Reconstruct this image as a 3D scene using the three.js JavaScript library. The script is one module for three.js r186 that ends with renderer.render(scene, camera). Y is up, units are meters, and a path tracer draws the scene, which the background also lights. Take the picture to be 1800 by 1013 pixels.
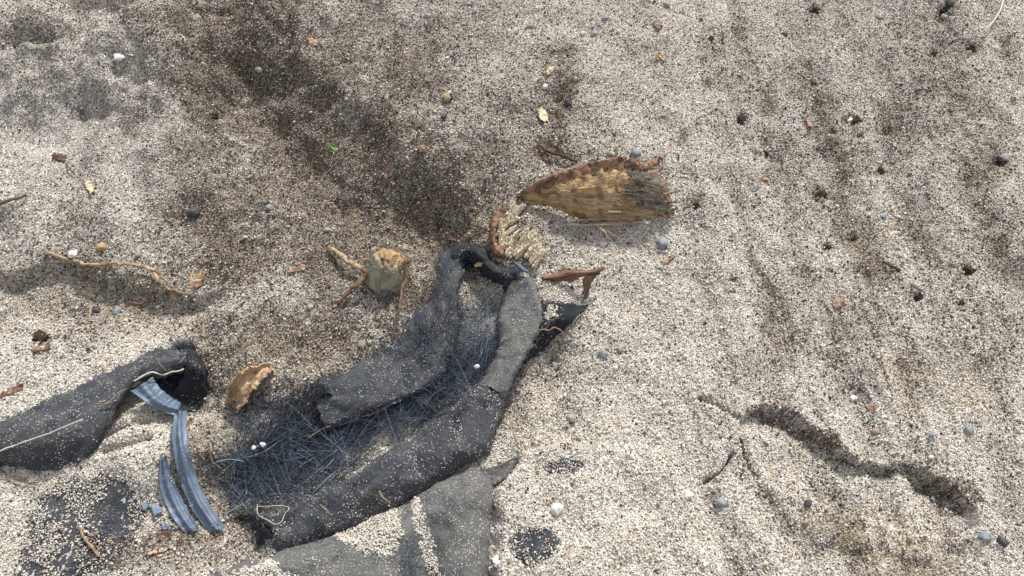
import * as THREE from 'three';
import { mergeGeometries } from 'three/addons/utils/BufferGeometryUtils.js';
import { SimplexNoise } from 'three/addons/math/SimplexNoise.js';

// ---------------------------------------------------------------- camera, sky, sun, exposure
const scene = new THREE.Scene();
const PITCH = 62 * Math.PI / 180, DIST = 0.88;
const camera = new THREE.PerspectiveCamera(42, 1800 / 1013, 0.02, 200);
camera.position.set(0, DIST * Math.sin(PITCH), DIST * Math.cos(PITCH));
camera.lookAt(0, 0, 0);
camera.updateMatrixWorld(true); camera.updateProjectionMatrix();

const SUN = new THREE.Vector3(0.27, 0.64, -0.72).normalize();
{ // bright hazy sky, thin cloud all over, a little brighter round the sun
  const W = 256, Hh = 128, d = new Float32Array(W * Hh * 4);
  for (let j = 0; j < Hh; j++) for (let i = 0; i < W; i++) {
    const el = ((j + 0.5) / Hh - 0.5) * Math.PI, az = ((i + 0.5) / W - 0.5) * 2 * Math.PI;
    const v = [Math.cos(el) * Math.cos(az), Math.sin(el), Math.cos(el) * Math.sin(az)];
    const c = Math.max(0, v[0] * SUN.x + v[1] * SUN.y + v[2] * SUN.z);
    const s = (0.4 + 0.06 * Math.max(0, v[1])) + 0.9 * Math.pow(c, 14);
    d.set([s * 0.97, s, s * 1.06, 1], (j * W + i) * 4);
  }
  const t = new THREE.DataTexture(d, W, Hh, THREE.RGBAFormat, THREE.FloatType);
  t.mapping = THREE.EquirectangularReflectionMapping; t.magFilter = THREE.LinearFilter; t.needsUpdate = true;
  scene.background = t; scene.environment = t;
}
const sun = new THREE.DirectionalLight(new THREE.Color(1, 0.962, 0.905), 3.6);
sun.position.copy(SUN).multiplyScalar(5); sun.castShadow = true; sun.shadow.radius = 9;
sun.shadow.mapSize.set(4096, 4096);
Object.assign(sun.shadow.camera, { left: -1.2, right: 1.2, top: 1.2, bottom: -1.2, near: 1, far: 9 });
scene.add(sun); scene.add(sun.target);
const renderer = new THREE.WebGLRenderer({ antialias: true });
renderer.toneMapping = THREE.LinearToneMapping; renderer.toneMappingExposure = 1.3;
renderer.shadowMap.enabled = true;

// ---------------------------------------------------------------- small tools
let seed = 20231;
const rnd = () => { seed = (seed + 0x6D2B79F5) | 0; let t = Math.imul(seed ^ (seed >>> 15), 1 | seed); t = (t + Math.imul(t ^ (t >>> 7), 61 | t)) ^ t; return ((t ^ (t >>> 14)) >>> 0) / 4294967296; };
const rr = (a, b) => a + (b - a) * rnd();
const gaussR = () => (rnd() + rnd() + rnd() + rnd() - 2) * 1.0;
const sn = new SimplexNoise({ random: rnd });
const n2 = (x, y) => sn.noise(x, y), n3 = (x, y, z) => sn.noise3d(x, y, z);
const clamp = (x, a = 0, b = 1) => Math.min(b, Math.max(a, x));
const sm = (a, b, x) => { const t = clamp((x - a) / (b - a)); return t * t * (3 - 2 * t); };
const lerp = (a, b, t) => a + (b - a) * t;
function segD(u, v, p) { // distance to a polyline
  let m = 1e9;
  for (let i = 0; i + 1 < p.length; i++) {
    const [ax, ay] = p[i], [bx, by] = p[i + 1], dx = bx - ax, dy = by - ay;
    const t = clamp(((u - ax) * dx + (v - ay) * dy) / (dx * dx + dy * dy));
    const ex = u - ax - t * dx, ey = v - ay - t * dy, d = ex * ex + ey * ey;
    if (d < m) m = d;
  }
  return Math.sqrt(m);
}
const stroke = (u, v, p, w) => { const d = segD(u, v, p) / w; return d > 3 ? 0 : Math.exp(-d * d); };
const blob = (u, v, x, y, a, b) => { const e = ((u - x) / a) ** 2 + ((v - y) / b) ** 2; return e > 9 ? 0 : Math.exp(-e); };
function inside(u, v, p) { let c = false; for (let i = 0, j = p.length - 1; i < p.length; j = i++) if ((p[i][1] > v) !== (p[j][1] > v) && u < (p[j][0] - p[i][0]) * (v - p[i][1]) / (p[j][1] - p[i][1]) + p[i][0]) c = !c; return c; }
const sdf = (u, v, p) => (inside(u, v, p) ? 1 : -1) * segD(u, v, [...p, p[0]]);  // + inside
const lineAt = (pts, u) => { if (u <= pts[0][0]) return pts[0][1]; for (let i = 0; i + 1 < pts.length; i++) if (u <= pts[i + 1][0]) return lerp(pts[i][1], pts[i + 1][1], (u - pts[i][0]) / (pts[i + 1][0] - pts[i][0])); return pts[pts.length - 1][1]; };

// ---------------------------------------------------------------- ground survey grid
// The ground is surveyed in (u, v) marks on the level y = 0; plan() turns metres into marks, at() finds the point of the ground (plus a height) under a mark.
const TY = Math.tan(21 * Math.PI / 180), FX = 900 / (TY * 1800 / 1013), CY = Math.sin(PITCH), CZ = Math.cos(PITCH);
function plan(x, z) { // ground metres to survey marks
  const py = -DIST * CY, pz = z - DIST * CZ;              // from the eye
  const depth = -(py * CY + pz * CZ), up = py * CZ - pz * CY;
  return [900 + FX * x / depth, 506.5 - FX * up / depth];
}
const PITS = [[1440, 345, 17, 13], [1305, 212, 13, 9], [1490, 214, 12, 7], [1464, 233, 9, 7], [1512, 240, 6, 6], [1440, 265, 12, 5], [1345, 250, 9, 6], [1270, 70, 8, 5], [1430, 20, 14, 7], [1665, 20, 16, 8], [1710, 85, 12, 7], [1640, 95, 14, 7], [1760, 280, 12, 8], [1780, 180, 8, 6], [1550, 300, 10, 7], [1500, 420, 9, 6], [1510, 480, 14, 7], [1705, 475, 11, 9], [1615, 522, 9, 8], [1690, 535, 7, 7], [1455, 435, 9, 6], [1285, 425, 7, 5], [1225, 365, 14, 4], [1560, 230, 9, 6], [1245, 150, 9, 5], [1330, 275, 8, 5], [1300, 110, 10, 4], [1590, 640, 12, 4], [1510, 685, 13, 5], [1340, 580, 8, 4], [1285, 500, 7, 4], [1390, 120, 8, 5], [1200, 245, 7, 4], [70, 595, 16, 8], [125, 550, 22, 6], [575, 335, 20, 12], [770, 358, 20, 10], [240, 22, 14, 6], [280, 15, 10, 5], [140, 45, 18, 6], [255, 68, 9, 6], [450, 390, 14, 6], [690, 300, 20, 7], [985, 165, 22, 9], [975, 270, 30, 8], [330, 160, 14, 5], [150, 215, 10, 6], [320, 260, 20, 8]];
const FOOT = [[1300, 740], [1318, 720], [1350, 716], [1388, 724], [1412, 738], [1428, 755], [1450, 768], [1468, 784], [1486, 800], [1510, 811], [1540, 820], [1568, 822], [1598, 815], [1622, 822], [1650, 838], [1676, 858], [1698, 880], [1712, 902], [1716, 925], [1690, 948], [1640, 945], [1570, 925], [1490, 905], [1420, 880], [1360, 858], [1330, 838], [1306, 800]];
const CRACKS = [[[1241, 846], [1256, 836], [1270, 826], [1279, 814], [1288, 800]], [[1304, 770], [1312, 800], [1322, 825], [1334, 842]], [[1228, 706], [1262, 718], [1284, 728], [1298, 738]]];
const LEDGE = [[-300, 486], [60, 480], [110, 466], [190, 488], [270, 515], [330, 528], [420, 480]];
const VALLEY = [[420, -80], [395, 50], [460, 165], [535, 255], [590, 335], [680, 368], [790, 390]];
const TONGUE = [[872, 1300], [866, 850], [905, 822], [928, 795], [990, 770], [1250, 800], [1350, 1300]];
const runnel = (x, z, u, v) => (u - 0.36 * v + 52 * n2(x * 2.6, z * 2.6) + 22 * n2(x * 8, z * 8)) / 118 * 6.283;
function relief(x, z) {
  let [u, v] = plan(x, Math.min(z, 1.0));
  const out = sm(0.75, 1.3, Math.abs(x)) + sm(0.5, 0.9, Math.abs(z));
  const wu = n2(x * 9, z * 9) * 22 + n2(x * 30 + 7, z * 30) * 7, wv = n2(x * 9 + 40, z * 9) * 18 + n2(x * 30, z * 30 + 9) * 6;
  const U = u + wu, V = v + wv;
  let h = 0;
  h += 74 * (1 - sm(0, 170, V - lineAt([[-200, 120], [150, 92], [300, 58], [420, 20], [520, -60]], U))) * (1 - sm(430, 640, U)) + 20 * blob(U, V, 90, 330, 280, 110);
  h -= 16 * stroke(U, V, [[-120, 150], [60, 124], [150, 108], [210, 92], [260, 55], [320, 15]], 17);
  h -= 8 * stroke(U, V, [[120, 55], [200, 30], [300, 5]], 12);
  h += (1 - sm(700, 950, u)) * (1 - sm(380, 460, v)) * (7 * n2((u + v * 0.5) / 75, (v - u * 0.4) / 190) + 3 * n2((u + v * 0.5) / 28, (v - u * 0.4) / 110));
  h -= 40 * stroke(U, V, VALLEY, 80) + 7 * stroke(U, V, VALLEY, 34) + 14 * stroke(U, V, [[640, 240], [720, 330], [790, 392]], 36) - 14 * stroke(U, V, [[560, 120], [660, 230], [700, 290]], 40);
  h += 14 * blob(U, V, 800, 230, 130, 120);
  const below = V - lineAt(LEDGE, U), fl = 1 - sm(320, 430, U);
  h -= fl * (20 * sm(-8, 14, below) - 16 * sm(15, 150, below));
  h -= 30 * blob(U, V, 352, 690, 62, 55) + 14 * blob(U, V, 390, 820, 40, 90);
  h -= 24 * stroke(U, V, [[420, 870], [560, 790], [700, 720], [800, 640], [840, 530]], 75);
  h -= 16 * stroke(U, V, [[895, 720], [930, 660], [960, 620]], 32);
  h += 24 * blob(U, V, 235, 800, 100, 65) - 9 * stroke(u, v, [[195, 768], [235, 752], [262, 744]], 7) - 9 * stroke(u, v, [[190, 800], [230, 792], [266, 775]], 7);
  const rt = sm(1120, 1300, u), t = u - 0.34 * v + 22 * n2(x * 4.5, z * 4.5);
  h += rt * 4.4 * clamp(0.45 + 0.8 * n2(x * 5 + 8, z * 3.5)) * Math.sin(runnel(x, z, u, v)) + rt * 2.2 * n2(t / 30, v / 300);
  h += 9 * stroke(U, V, [[1170, -60], [1215, 250], [1275, 560], [1250, 700]], 55);
  for (const [a, b, r, d] of PITS) { const e = ((u - a) / r) ** 2 + ((v - b) / (r * 0.85)) ** 2; if (e < 6) h -= 0.65 * d * Math.exp(-e * e) * (1 + 0.7 * n2(x * 90, z * 90)); }
  const uf = u + n2(x * 60, z * 60) * 1.6 + n2(x * 160, z * 160) * 2, vf = v + n2(x * 60 + 5, z * 60) * 1.6 + n2(x * 160, z * 160 + 3) * 2;
  if (u > 1230 && u < 1780 && v > 660 && v < 1010) {
    const s = sdf(uf, vf, FOOT), rim = lineAt([[1290, 735], [1320, 718], [1388, 722], [1428, 750], [1486, 798], [1540, 818], [1600, 815], [1650, 836], [1700, 880], [1720, 920]], u);
    const far = vf - rim;                                   // how far down from the upper rim
    const dp = lineAt([[1300, 8], [1345, 17], [1440, 24], [1490, 20], [1540, 9], [1580, 11], [1630, 20], [1690, 20], [1722, 6]], u), wd = lineAt([[1300, 130], [1440, 120], [1530, 90], [1620, 130], [1720, 110]], u);
    h -= sm(-0.5, 2.2, s) * 0.85 * dp * (1 - 0.5 * sm(8, 70, far) - 0.46 * sm(70, wd + 60, far));
    h += 3 * sm(-26, -4, s) * (1 - sm(-4, 4, s));
  }
  h += 5 * stroke(U, V, [[1380, 900], [1480, 940], [1600, 985]], 30) - 5 * stroke(U, V, [[1450, 985], [1545, 968], [1600, 1010]], 16);
  for (const c of CRACKS) h -= 13 * Math.exp(-((segD(uf, vf, c) / 3.2) ** 4));
  const st = sdf(U, V, TONGUE); h += 14 * sm(-6, 10, st) * (1 - sm(960, 1180, u));
  const lump = 3.2 * n2(x * 11, z * 11) + 1.1 * n2(x * 30, z * 30 + 8) + 0.5 * n2(x * 95, z * 95) + 0.45 * n2(x * 210, z * 210);
  h = h * (1 - clamp(out)) + lump * (1 + 0.4 * (1 - rt)) + clamp(out) * 14 * n2(x * 1.3, z * 1.3);
  return h * 0.001;
}
const GX0 = -0.95, GX1 = 0.95, GZ0 = -0.62, GZ1 = 0.45, GS = 0.0025, NX = Math.round((GX1 - GX0) / GS) + 1, NZ = Math.round((GZ1 - GZ0) / GS) + 1;
const grid = new Float32Array(NX * NZ);
for (let j = 0; j < NZ; j++) for (let i = 0; i < NX; i++) grid[j * NX + i] = relief(GX0 + i * GS, GZ0 + j * GS);
function H(x, z) {
  const fx = (x - GX0) / GS, fz = (z - GZ0) / GS;
  if (fx < 0 || fz < 0 || fx >= NX - 1 || fz >= NZ - 1) return relief(x, z);
  const i = fx | 0, j = fz | 0, a = fx - i, b = fz - j, k = j * NX + i;
  return lerp(lerp(grid[k], grid[k + 1], a), lerp(grid[k + NX], grid[k + NX + 1], a), b);
}
function at(u, v, mm = 0) { // the point mm millimetres above the ground at a survey mark
  const nx = (u - 900) / FX, ny = (506.5 - v) / FX;
  const dy = -CY + ny * CZ, dz = -CZ - ny * CY, dx = nx, y0 = DIST * CY, z0 = DIST * CZ;
  let y = mm * 0.001, t = 0;
  for (let k = 0; k < 14; k++) { t = (y - y0) / dy; y = lerp(y, H(dx * t, z0 + dz * t) + mm * 0.001, 0.7); }
  return new THREE.Vector3(dx * t, y, z0 + dz * t);
}
const PX = 1 / 1450;                                         // metres per survey mark, about

// ---------------------------------------------------------------- naming
const taken = {};
const numbered = (n) => { const k = taken[n] = (taken[n] ?? -1) + 1; return k ? `${n}_${String(k).padStart(3, '0')}` : n; };
function tag(o, label, category, group) { o.userData = { label, category }; if (group) o.userData.group = group; return o; }
function thing(name, label, category, base, group) {
  const o = new THREE.Group(); o.name = numbered(name); o.position.copy(base); scene.add(o); return tag(o, label, category, group);
}
function part(o, name, geo, mat, label) { // geometry in world metres, moved to its thing's base
  const r = new THREE.Vector3(); for (let p = o; p && p !== scene; p = p.parent) r.add(p.position);
  geo.translate(-r.x, -r.y, -r.z);
  const m = new THREE.Mesh(geo, mat); m.name = name; m.castShadow = m.receiveShadow = true; o.add(m);
  if (label) m.userData.label = label; return m;
}
function single(name, label, category, geo, mat, base, group) { // a thing that is one mesh
  geo.translate(-base.x, -base.y, -base.z);
  const m = new THREE.Mesh(geo, mat); m.name = numbered(name); m.position.copy(base); m.castShadow = m.receiveShadow = true; scene.add(m);
  return tag(m, label, category, group);
}

// ---------------------------------------------------------------- textures and materials
const sr = (c) => Math.round(255 * clamp(c <= 0.0031308 ? 12.92 * c : 1.055 * Math.pow(c, 1 / 2.4) - 0.055));
function tex(N, fn, color = true, rep = 1) {
  const d = new Uint8Array(N * N * 4);
  for (let j = 0; j < N; j++) for (let i = 0; i < N; i++) { const c = fn(i, j, N); const o = (j * N + i) * 4; if (color) { d[o] = sr(c[0]); d[o + 1] = sr(c[1]); d[o + 2] = sr(c[2]); } else d[o] = d[o + 1] = d[o + 2] = 255 * clamp(c); d[o + 3] = 255; }
  const t = new THREE.DataTexture(d, N, N, THREE.RGBAFormat); t.wrapS = t.wrapT = THREE.RepeatWrapping; t.magFilter = THREE.LinearFilter; t.minFilter = THREE.LinearMipmapLinearFilter; t.generateMipmaps = true;
  if (color) t.colorSpace = THREE.SRGBColorSpace; t.repeat.set(rep, rep); t.needsUpdate = true; return t;
}
const tile = (i, j, N, f) => { // seamless noise on a torus
  const a = i / N * 6.283185, b = j / N * 6.283185, r = f / 6.283185; return sn.noise4d(Math.cos(a) * r, Math.sin(a) * r, Math.cos(b) * r, Math.sin(b) * r);
};
const std = (o) => new THREE.MeshStandardMaterial({ roughness: 0.95, metalness: 0, ...o });
// felt: matted dark fibre with pale dust and grit lodged in it; the map spans 0.2 m
function feltMaps(base, dusty) {
  const N = 512, fib = new Float32Array(N * N), dust = new Float32Array(N * N);
  for (let k = 0; k < 9000; k++) { let x = rr(0, N), y = rr(0, N), a = rr(0, 6.283); const l = rr(8, 34), w = rr(0.3, 1); for (let s = 0; s < l; s++) { fib[((y | 0) & (N - 1)) * N + ((x | 0) & (N - 1))] += w; x += Math.cos(a); y += Math.sin(a); a += rr(-0.25, 0.25); } }
  for (let k = 0; k < 5200; k++) { const x = rr(0, N), y = rr(0, N), keep = tile(x, y, N, 5) + 0.5 * tile(x, y, N, 18); if (keep < rr(-0.35, 0.9) - dusty) continue; const r = rr(0.6, 2.0); for (let b = -2; b <= 2; b++) for (let a = -2; a <= 2; a++) if (a * a + b * b <= r * r) dust[((y + b) & (N - 1)) * N + ((x + a) & (N - 1))] = rr(0.5, 1); }
  const map = tex(N, (i, j) => { const k = j * N + i, f = clamp(fib[k] * 0.5), d = dust[k], film = clamp(0.35 + 0.6 * tile(i, j, N, 7) + 0.5 * tile(i, j, N, 60) + dusty * 0.8) * 0.55 * (0.3 + dusty); const m = (0.75 + 0.6 * f); return [0, 1, 2].map((c) => lerp(lerp(base[c] * m, [0.22, 0.215, 0.205][c], film), [0.52, 0.47, 0.4][c], d * 0.9)); });
  const bump = tex(N, (i, j) => { const k = j * N + i; return 0.35 + 0.35 * clamp(fib[k] * 0.6) + 0.2 * tile(i, j, N, 30) + 0.4 * dust[k]; }, false);
  return { map, bumpMap: bump, bumpScale: 0.0012 };
}
const M = {};
M.felt = std({ ...feltMaps([0.029, 0.036, 0.051], 0.24), roughness: 1 });
M.feltDusty = std({ ...feltMaps([0.058, 0.064, 0.072], 0.66), roughness: 1 });
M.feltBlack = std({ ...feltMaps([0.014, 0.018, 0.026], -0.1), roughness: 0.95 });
M.fibre = [[0.028, 0.038, 0.058], [0.075, 0.105, 0.155], [0.2, 0.26, 0.34], [0.012, 0.015, 0.021]].map((c) => std({ color: new THREE.Color(...c), roughness: 0.55 }));
M.tape = std({ color: new THREE.Color(0.2, 0.26, 0.35), roughness: 0.4 });
M.plastic = std({ roughness: 0.5, map: tex(256, (i, j, N) => { const a = 0.5 + 0.5 * tile(i, j, N, 9), b = tile(i, j, N, 50) * 0.5 + 0.5, s = n2(i * 0.5, j * 0.02) * 0.5 + 0.5; const g = 0.11 + 0.08 * a + 0.06 * s + (b > 0.86 ? 0.12 : 0); return [g * 0.7, g * 0.94, g * 1.32]; }), bumpMap: tex(256, (i, j, N) => 0.5 + 0.3 * tile(i, j, N, 40) + 0.2 * tile(i, j, N, 12), false), bumpScale: 0.0004 });
function woodMaps(a, b, dark, along = 1) {
  const N = 256; const f = (i, j) => { const s = along ? n2(i * 0.16, j * 0.012) + 0.6 * n2(i * 0.5, j * 0.03 + 9) : tile(i, j, N, 20); return clamp(0.5 + 0.42 * s); };
  return { map: tex(N, (i, j) => { const t = f(i, j), d = sm(0.25, 0.6, n2(i * 0.03 + 50, j * 0.03)) * 0.7 + (n2(i * 0.7, j * 0.05) > 0.72 ? 0.6 : 0); return [0, 1, 2].map((c) => lerp(lerp(a[c], b[c], t), dark[c], clamp(d))); }), bumpMap: tex(N, (i, j) => f(i, j), false), bumpScale: 0.0007 };
}
M.wood = std({ ...woodMaps([0.29, 0.17, 0.08], [0.53, 0.37, 0.2], [0.14, 0.08, 0.045]) });
M.woodPale = std({ ...woodMaps([0.58, 0.5, 0.35], [0.8, 0.74, 0.58], [0.4, 0.31, 0.2]), roughness: 1 });
M.woodOlive = std({ ...woodMaps([0.24, 0.22, 0.165], [0.42, 0.385, 0.29], [0.2, 0.175, 0.13], 0) });
M.bark = std({ ...woodMaps([0.17, 0.085, 0.05], [0.46, 0.28, 0.18], [0.07, 0.05, 0.04], 0), roughness: 0.9 });
M.barkGrey = std({ ...woodMaps([0.1, 0.085, 0.07], [0.28, 0.24, 0.19], [0.05, 0.045, 0.04]) });
M.leafRed = std({ ...woodMaps([0.11, 0.05, 0.03], [0.3, 0.18, 0.115], [0.06, 0.03, 0.02]), roughness: 0.6 });
M.leafTan = std({ ...woodMaps([0.35, 0.21, 0.115], [0.62, 0.46, 0.3], [0.2, 0.1, 0.05]), roughness: 0.65 });
M.leafPale = std({ ...woodMaps([0.5, 0.42, 0.28], [0.7, 0.62, 0.46], [0.3, 0.22, 0.13]), roughness: 0.7 });
M.leafPink = std({ ...woodMaps([0.24, 0.14, 0.1], [0.44, 0.3, 0.235], [0.14, 0.075, 0.055]), roughness: 0.75 });
M.sprout = std({ color: new THREE.Color(0.2, 0.5, 0.1), roughness: 0.5 });
M.rootTan = std({ ...woodMaps([0.36, 0.25, 0.15], [0.6, 0.47, 0.31], [0.2, 0.11, 0.06]) });
M.rootBrown = std({ ...woodMaps([0.16, 0.095, 0.065], [0.34, 0.23, 0.16], [0.08, 0.045, 0.03]) });
M.rootDark = std({ ...woodMaps([0.05, 0.03, 0.022], [0.16, 0.1, 0.07], [0.03, 0.02, 0.015]) });
M.rootWhite = std({ color: new THREE.Color(0.66, 0.61, 0.53), roughness: 0.8 });
M.soil = std({ ...woodMaps([0.02, 0.013, 0.009], [0.075, 0.05, 0.033], [0.012, 0.009, 0.007], 0), roughness: 1 });
const stone = (a, b) => std({ map: tex(64, (i, j, N) => { const t = clamp(0.5 + 0.35 * tile(i, j, N, 5) + 0.3 * tile(i, j, N, 22)); return [0, 1, 2].map((c) => lerp(a[c], b[c], t)); }), roughness: 0.75 });
M.stone = { blue: stone([0.17, 0.19, 0.205], [0.36, 0.39, 0.41]), grey: stone([0.2, 0.2, 0.19], [0.4, 0.4, 0.38]), white: stone([0.62, 0.6, 0.57], [0.84, 0.82, 0.79]), tan: stone([0.32, 0.21, 0.1], [0.52, 0.38, 0.22]), dark: stone([0.035, 0.037, 0.042], [0.1, 0.1, 0.105]), red: stone([0.22, 0.13, 0.1], [0.4, 0.28, 0.23]), olive: stone([0.16, 0.17, 0.14], [0.32, 0.33, 0.28]) };

// ---------------------------------------------------------------- the ground sheet
const TANS = [[[[1440, 930], [1540, 945], [1640, 985]], 44, 0.75], [[[-60, 500], [150, 520], [320, 540]], 44, 0.5], [[[1600, 660], [1690, 690]], 50, 0.5], [[[860, 760], [940, 740]], 40, 0.5], [[[350, 640], [520, 640]], 60, 0.35], [[[780, 420], [860, 390]], 50, 0.35], [[[1460, 560], [1540, 400]], 60, 0.3], [[[370, 760], [390, 900]], 26, 0.6], [[[830, 490], [850, 560]], 28, 0.6], [[[20, 20], [180, 20]], 70, 0.3]];
const DARKS = [[[[400, 600], [540, 630], [640, 590]], 75, 0.75], [[[560, 60], [760, 130]], 120, 0.5], [[[330, 60], [420, 330], [420, 430]], 95, 0.55], [VALLEY.slice(1), 105, 1.25], [[[480, 40], [560, 190], [640, 300]], 60, 1.0], [[[640, 250], [720, 330], [790, 390]], 44, 1.0], [[[380, 400], [470, 410], [560, 440]], 60, 0.7], [[[600, 90], [700, 250], [850, 330]], 150, 0.55], [[[610, 540], [680, 540], [740, 500]], 60, 0.7], [[[350, 650], [370, 730], [375, 860], [430, 930]], 55, 0.95], [[[890, 720], [930, 660], [980, 610]], 42, 0.6], [[[-60, 500], [120, 510], [330, 530]], 34, 0.45], [[[1260, 90], [1350, 180], [1400, 300]], 36, 0.5], [[[1400, 120], [1480, 240], [1520, 380], [1530, 520], [1500, 640]], 40, 0.5], [[[1620, 30], [1660, 180], [1720, 330], [1790, 470]], 60, 0.6], [[[1300, 330], [1350, 480], [1400, 640]], 22, 0.4], [[[1600, 380], [1650, 520], [1700, 640]], 26, 0.45], [[[1560, 90], [1600, 240], [1640, 330]], 26, 0.45], [[[1420, 930], [1500, 940]], 26, 0.5], [[[1345, 722], [1390, 732], [1436, 764], [1490, 804]], 11, 1.1], [[[1596, 820], [1650, 843], [1704, 892]], 11, 1.1], [[[1490, 804], [1550, 824], [1600, 820]], 5, 1.1], [[[1400, 520], [1420, 640]], 30, 0.35], [[[1480, 950], [1560, 975], [1640, 1010]], 40, 0.7], [[[210, 930], [300, 960], [400, 960]], 55, 0.55], [[[985, 100], [980, 180], [960, 270]], 34, 0.65], [[[130, 50], [290, 12]], 14, 0.6], [[[-60, 130], [190, 98]], 12, 0.5], [[[420, 700], [530, 720]], 50, 0.6], [[[860, 760], [900, 760]], 34, 0.4], [[[1380, 880], [1500, 870]], 40, 0.25], [[[330, 470], [420, 500]], 30, 0.4], [[[100, 130], [330, 240]], 60, 0.3], [[[970, 700], [1000, 750]], 30, 0.4], [[[80, 590], [180, 550]], 26, 0.5]];  // dark grains; those under the footprint rim and beside the fold also paint shade
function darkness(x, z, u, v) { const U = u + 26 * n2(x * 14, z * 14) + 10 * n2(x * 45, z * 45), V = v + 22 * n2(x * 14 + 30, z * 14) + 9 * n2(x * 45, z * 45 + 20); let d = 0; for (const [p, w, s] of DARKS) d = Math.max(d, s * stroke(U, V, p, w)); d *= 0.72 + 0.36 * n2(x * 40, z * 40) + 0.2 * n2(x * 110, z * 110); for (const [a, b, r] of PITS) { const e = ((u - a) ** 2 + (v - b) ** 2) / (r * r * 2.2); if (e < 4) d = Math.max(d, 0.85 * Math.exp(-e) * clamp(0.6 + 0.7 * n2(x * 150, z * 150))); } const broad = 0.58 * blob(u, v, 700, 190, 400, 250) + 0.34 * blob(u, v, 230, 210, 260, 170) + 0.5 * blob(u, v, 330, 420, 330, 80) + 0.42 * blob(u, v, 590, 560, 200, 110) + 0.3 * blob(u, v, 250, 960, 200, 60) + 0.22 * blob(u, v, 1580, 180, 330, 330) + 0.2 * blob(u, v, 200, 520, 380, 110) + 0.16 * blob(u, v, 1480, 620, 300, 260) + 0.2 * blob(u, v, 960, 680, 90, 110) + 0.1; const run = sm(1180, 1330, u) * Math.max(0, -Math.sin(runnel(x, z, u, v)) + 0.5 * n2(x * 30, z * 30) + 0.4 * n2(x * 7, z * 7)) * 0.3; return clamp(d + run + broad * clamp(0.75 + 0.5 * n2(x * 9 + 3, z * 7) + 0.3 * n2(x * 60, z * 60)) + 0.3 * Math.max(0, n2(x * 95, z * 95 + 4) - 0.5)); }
const PAL = { pale: [[0.71, 0.685, 0.63], [0.66, 0.615, 0.54], [0.6, 0.54, 0.45], [0.55, 0.52, 0.475], [0.63, 0.6, 0.55], [0.53, 0.465, 0.37]], mid: [[0.4, 0.32, 0.22], [0.36, 0.33, 0.3], [0.3, 0.3, 0.3], [0.44, 0.35, 0.24], [0.3, 0.21, 0.15]], tan: [[0.42, 0.33, 0.2], [0.34, 0.26, 0.15], [0.5, 0.41, 0.27], [0.26, 0.19, 0.11]], dark: [[0.04, 0.038, 0.038], [0.06, 0.044, 0.032], [0.09, 0.085, 0.085], [0.05, 0.033, 0.023], [0.1, 0.07, 0.048]] };
// fine sand between the loose grains: overlapping grain discs from the same minerals, 0.9 m across
const SN = 2048, sandC = new Uint8Array(SN * SN * 4).fill(255), sandH = new Uint8Array(SN * SN * 4).fill(60);
for (let k = 0; k < 900000; k++) {
  const cx = Math.floor(rnd() * SN), cy = Math.floor(rnd() * SN), q = rnd(), set = q < 0.05 ? PAL.dark : q < 0.26 ? PAL.mid : PAL.pale, c = set[Math.floor(rnd() * set.length)], g = rr(0.75, 1), a = rr(1.1, 2.3), b = a * rr(0.6, 1), R = sr(c[0] * g), G = sr(c[1] * g), B = sr(c[2] * g), top = rr(120, 255), t = rr(0, 3.14), C = Math.cos(t), S = Math.sin(t);
  for (let y = -2; y <= 2; y++) for (let x = -2; x <= 2; x++) { const e = ((x * C + y * S) / a) ** 2 + ((y * C - x * S) / b) ** 2; if (e > 1) continue; const o = ((((cy + y) & (SN - 1)) * SN) + ((cx + x) & (SN - 1))) * 4; sandC[o] = R; sandC[o + 1] = G; sandC[o + 2] = B; sandH[o] = sandH[o + 1] = sandH[o + 2] = top * (1 - 0.5 * e); }
}
const sandMap = (d, color) => { const t = new THREE.DataTexture(d, SN, SN, THREE.RGBAFormat); t.wrapS = t.wrapT = THREE.RepeatWrapping; t.magFilter = THREE.LinearFilter; t.minFilter = THREE.LinearMipmapLinearFilter; t.generateMipmaps = true; if (color) t.colorSpace = THREE.SRGBColorSpace; t.repeat.set(1 / 0.9, 1 / 0.9); t.needsUpdate = true; return t; };
const soilTex = sandMap(sandC, true), soilBump = sandMap(sandH, false);
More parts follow.
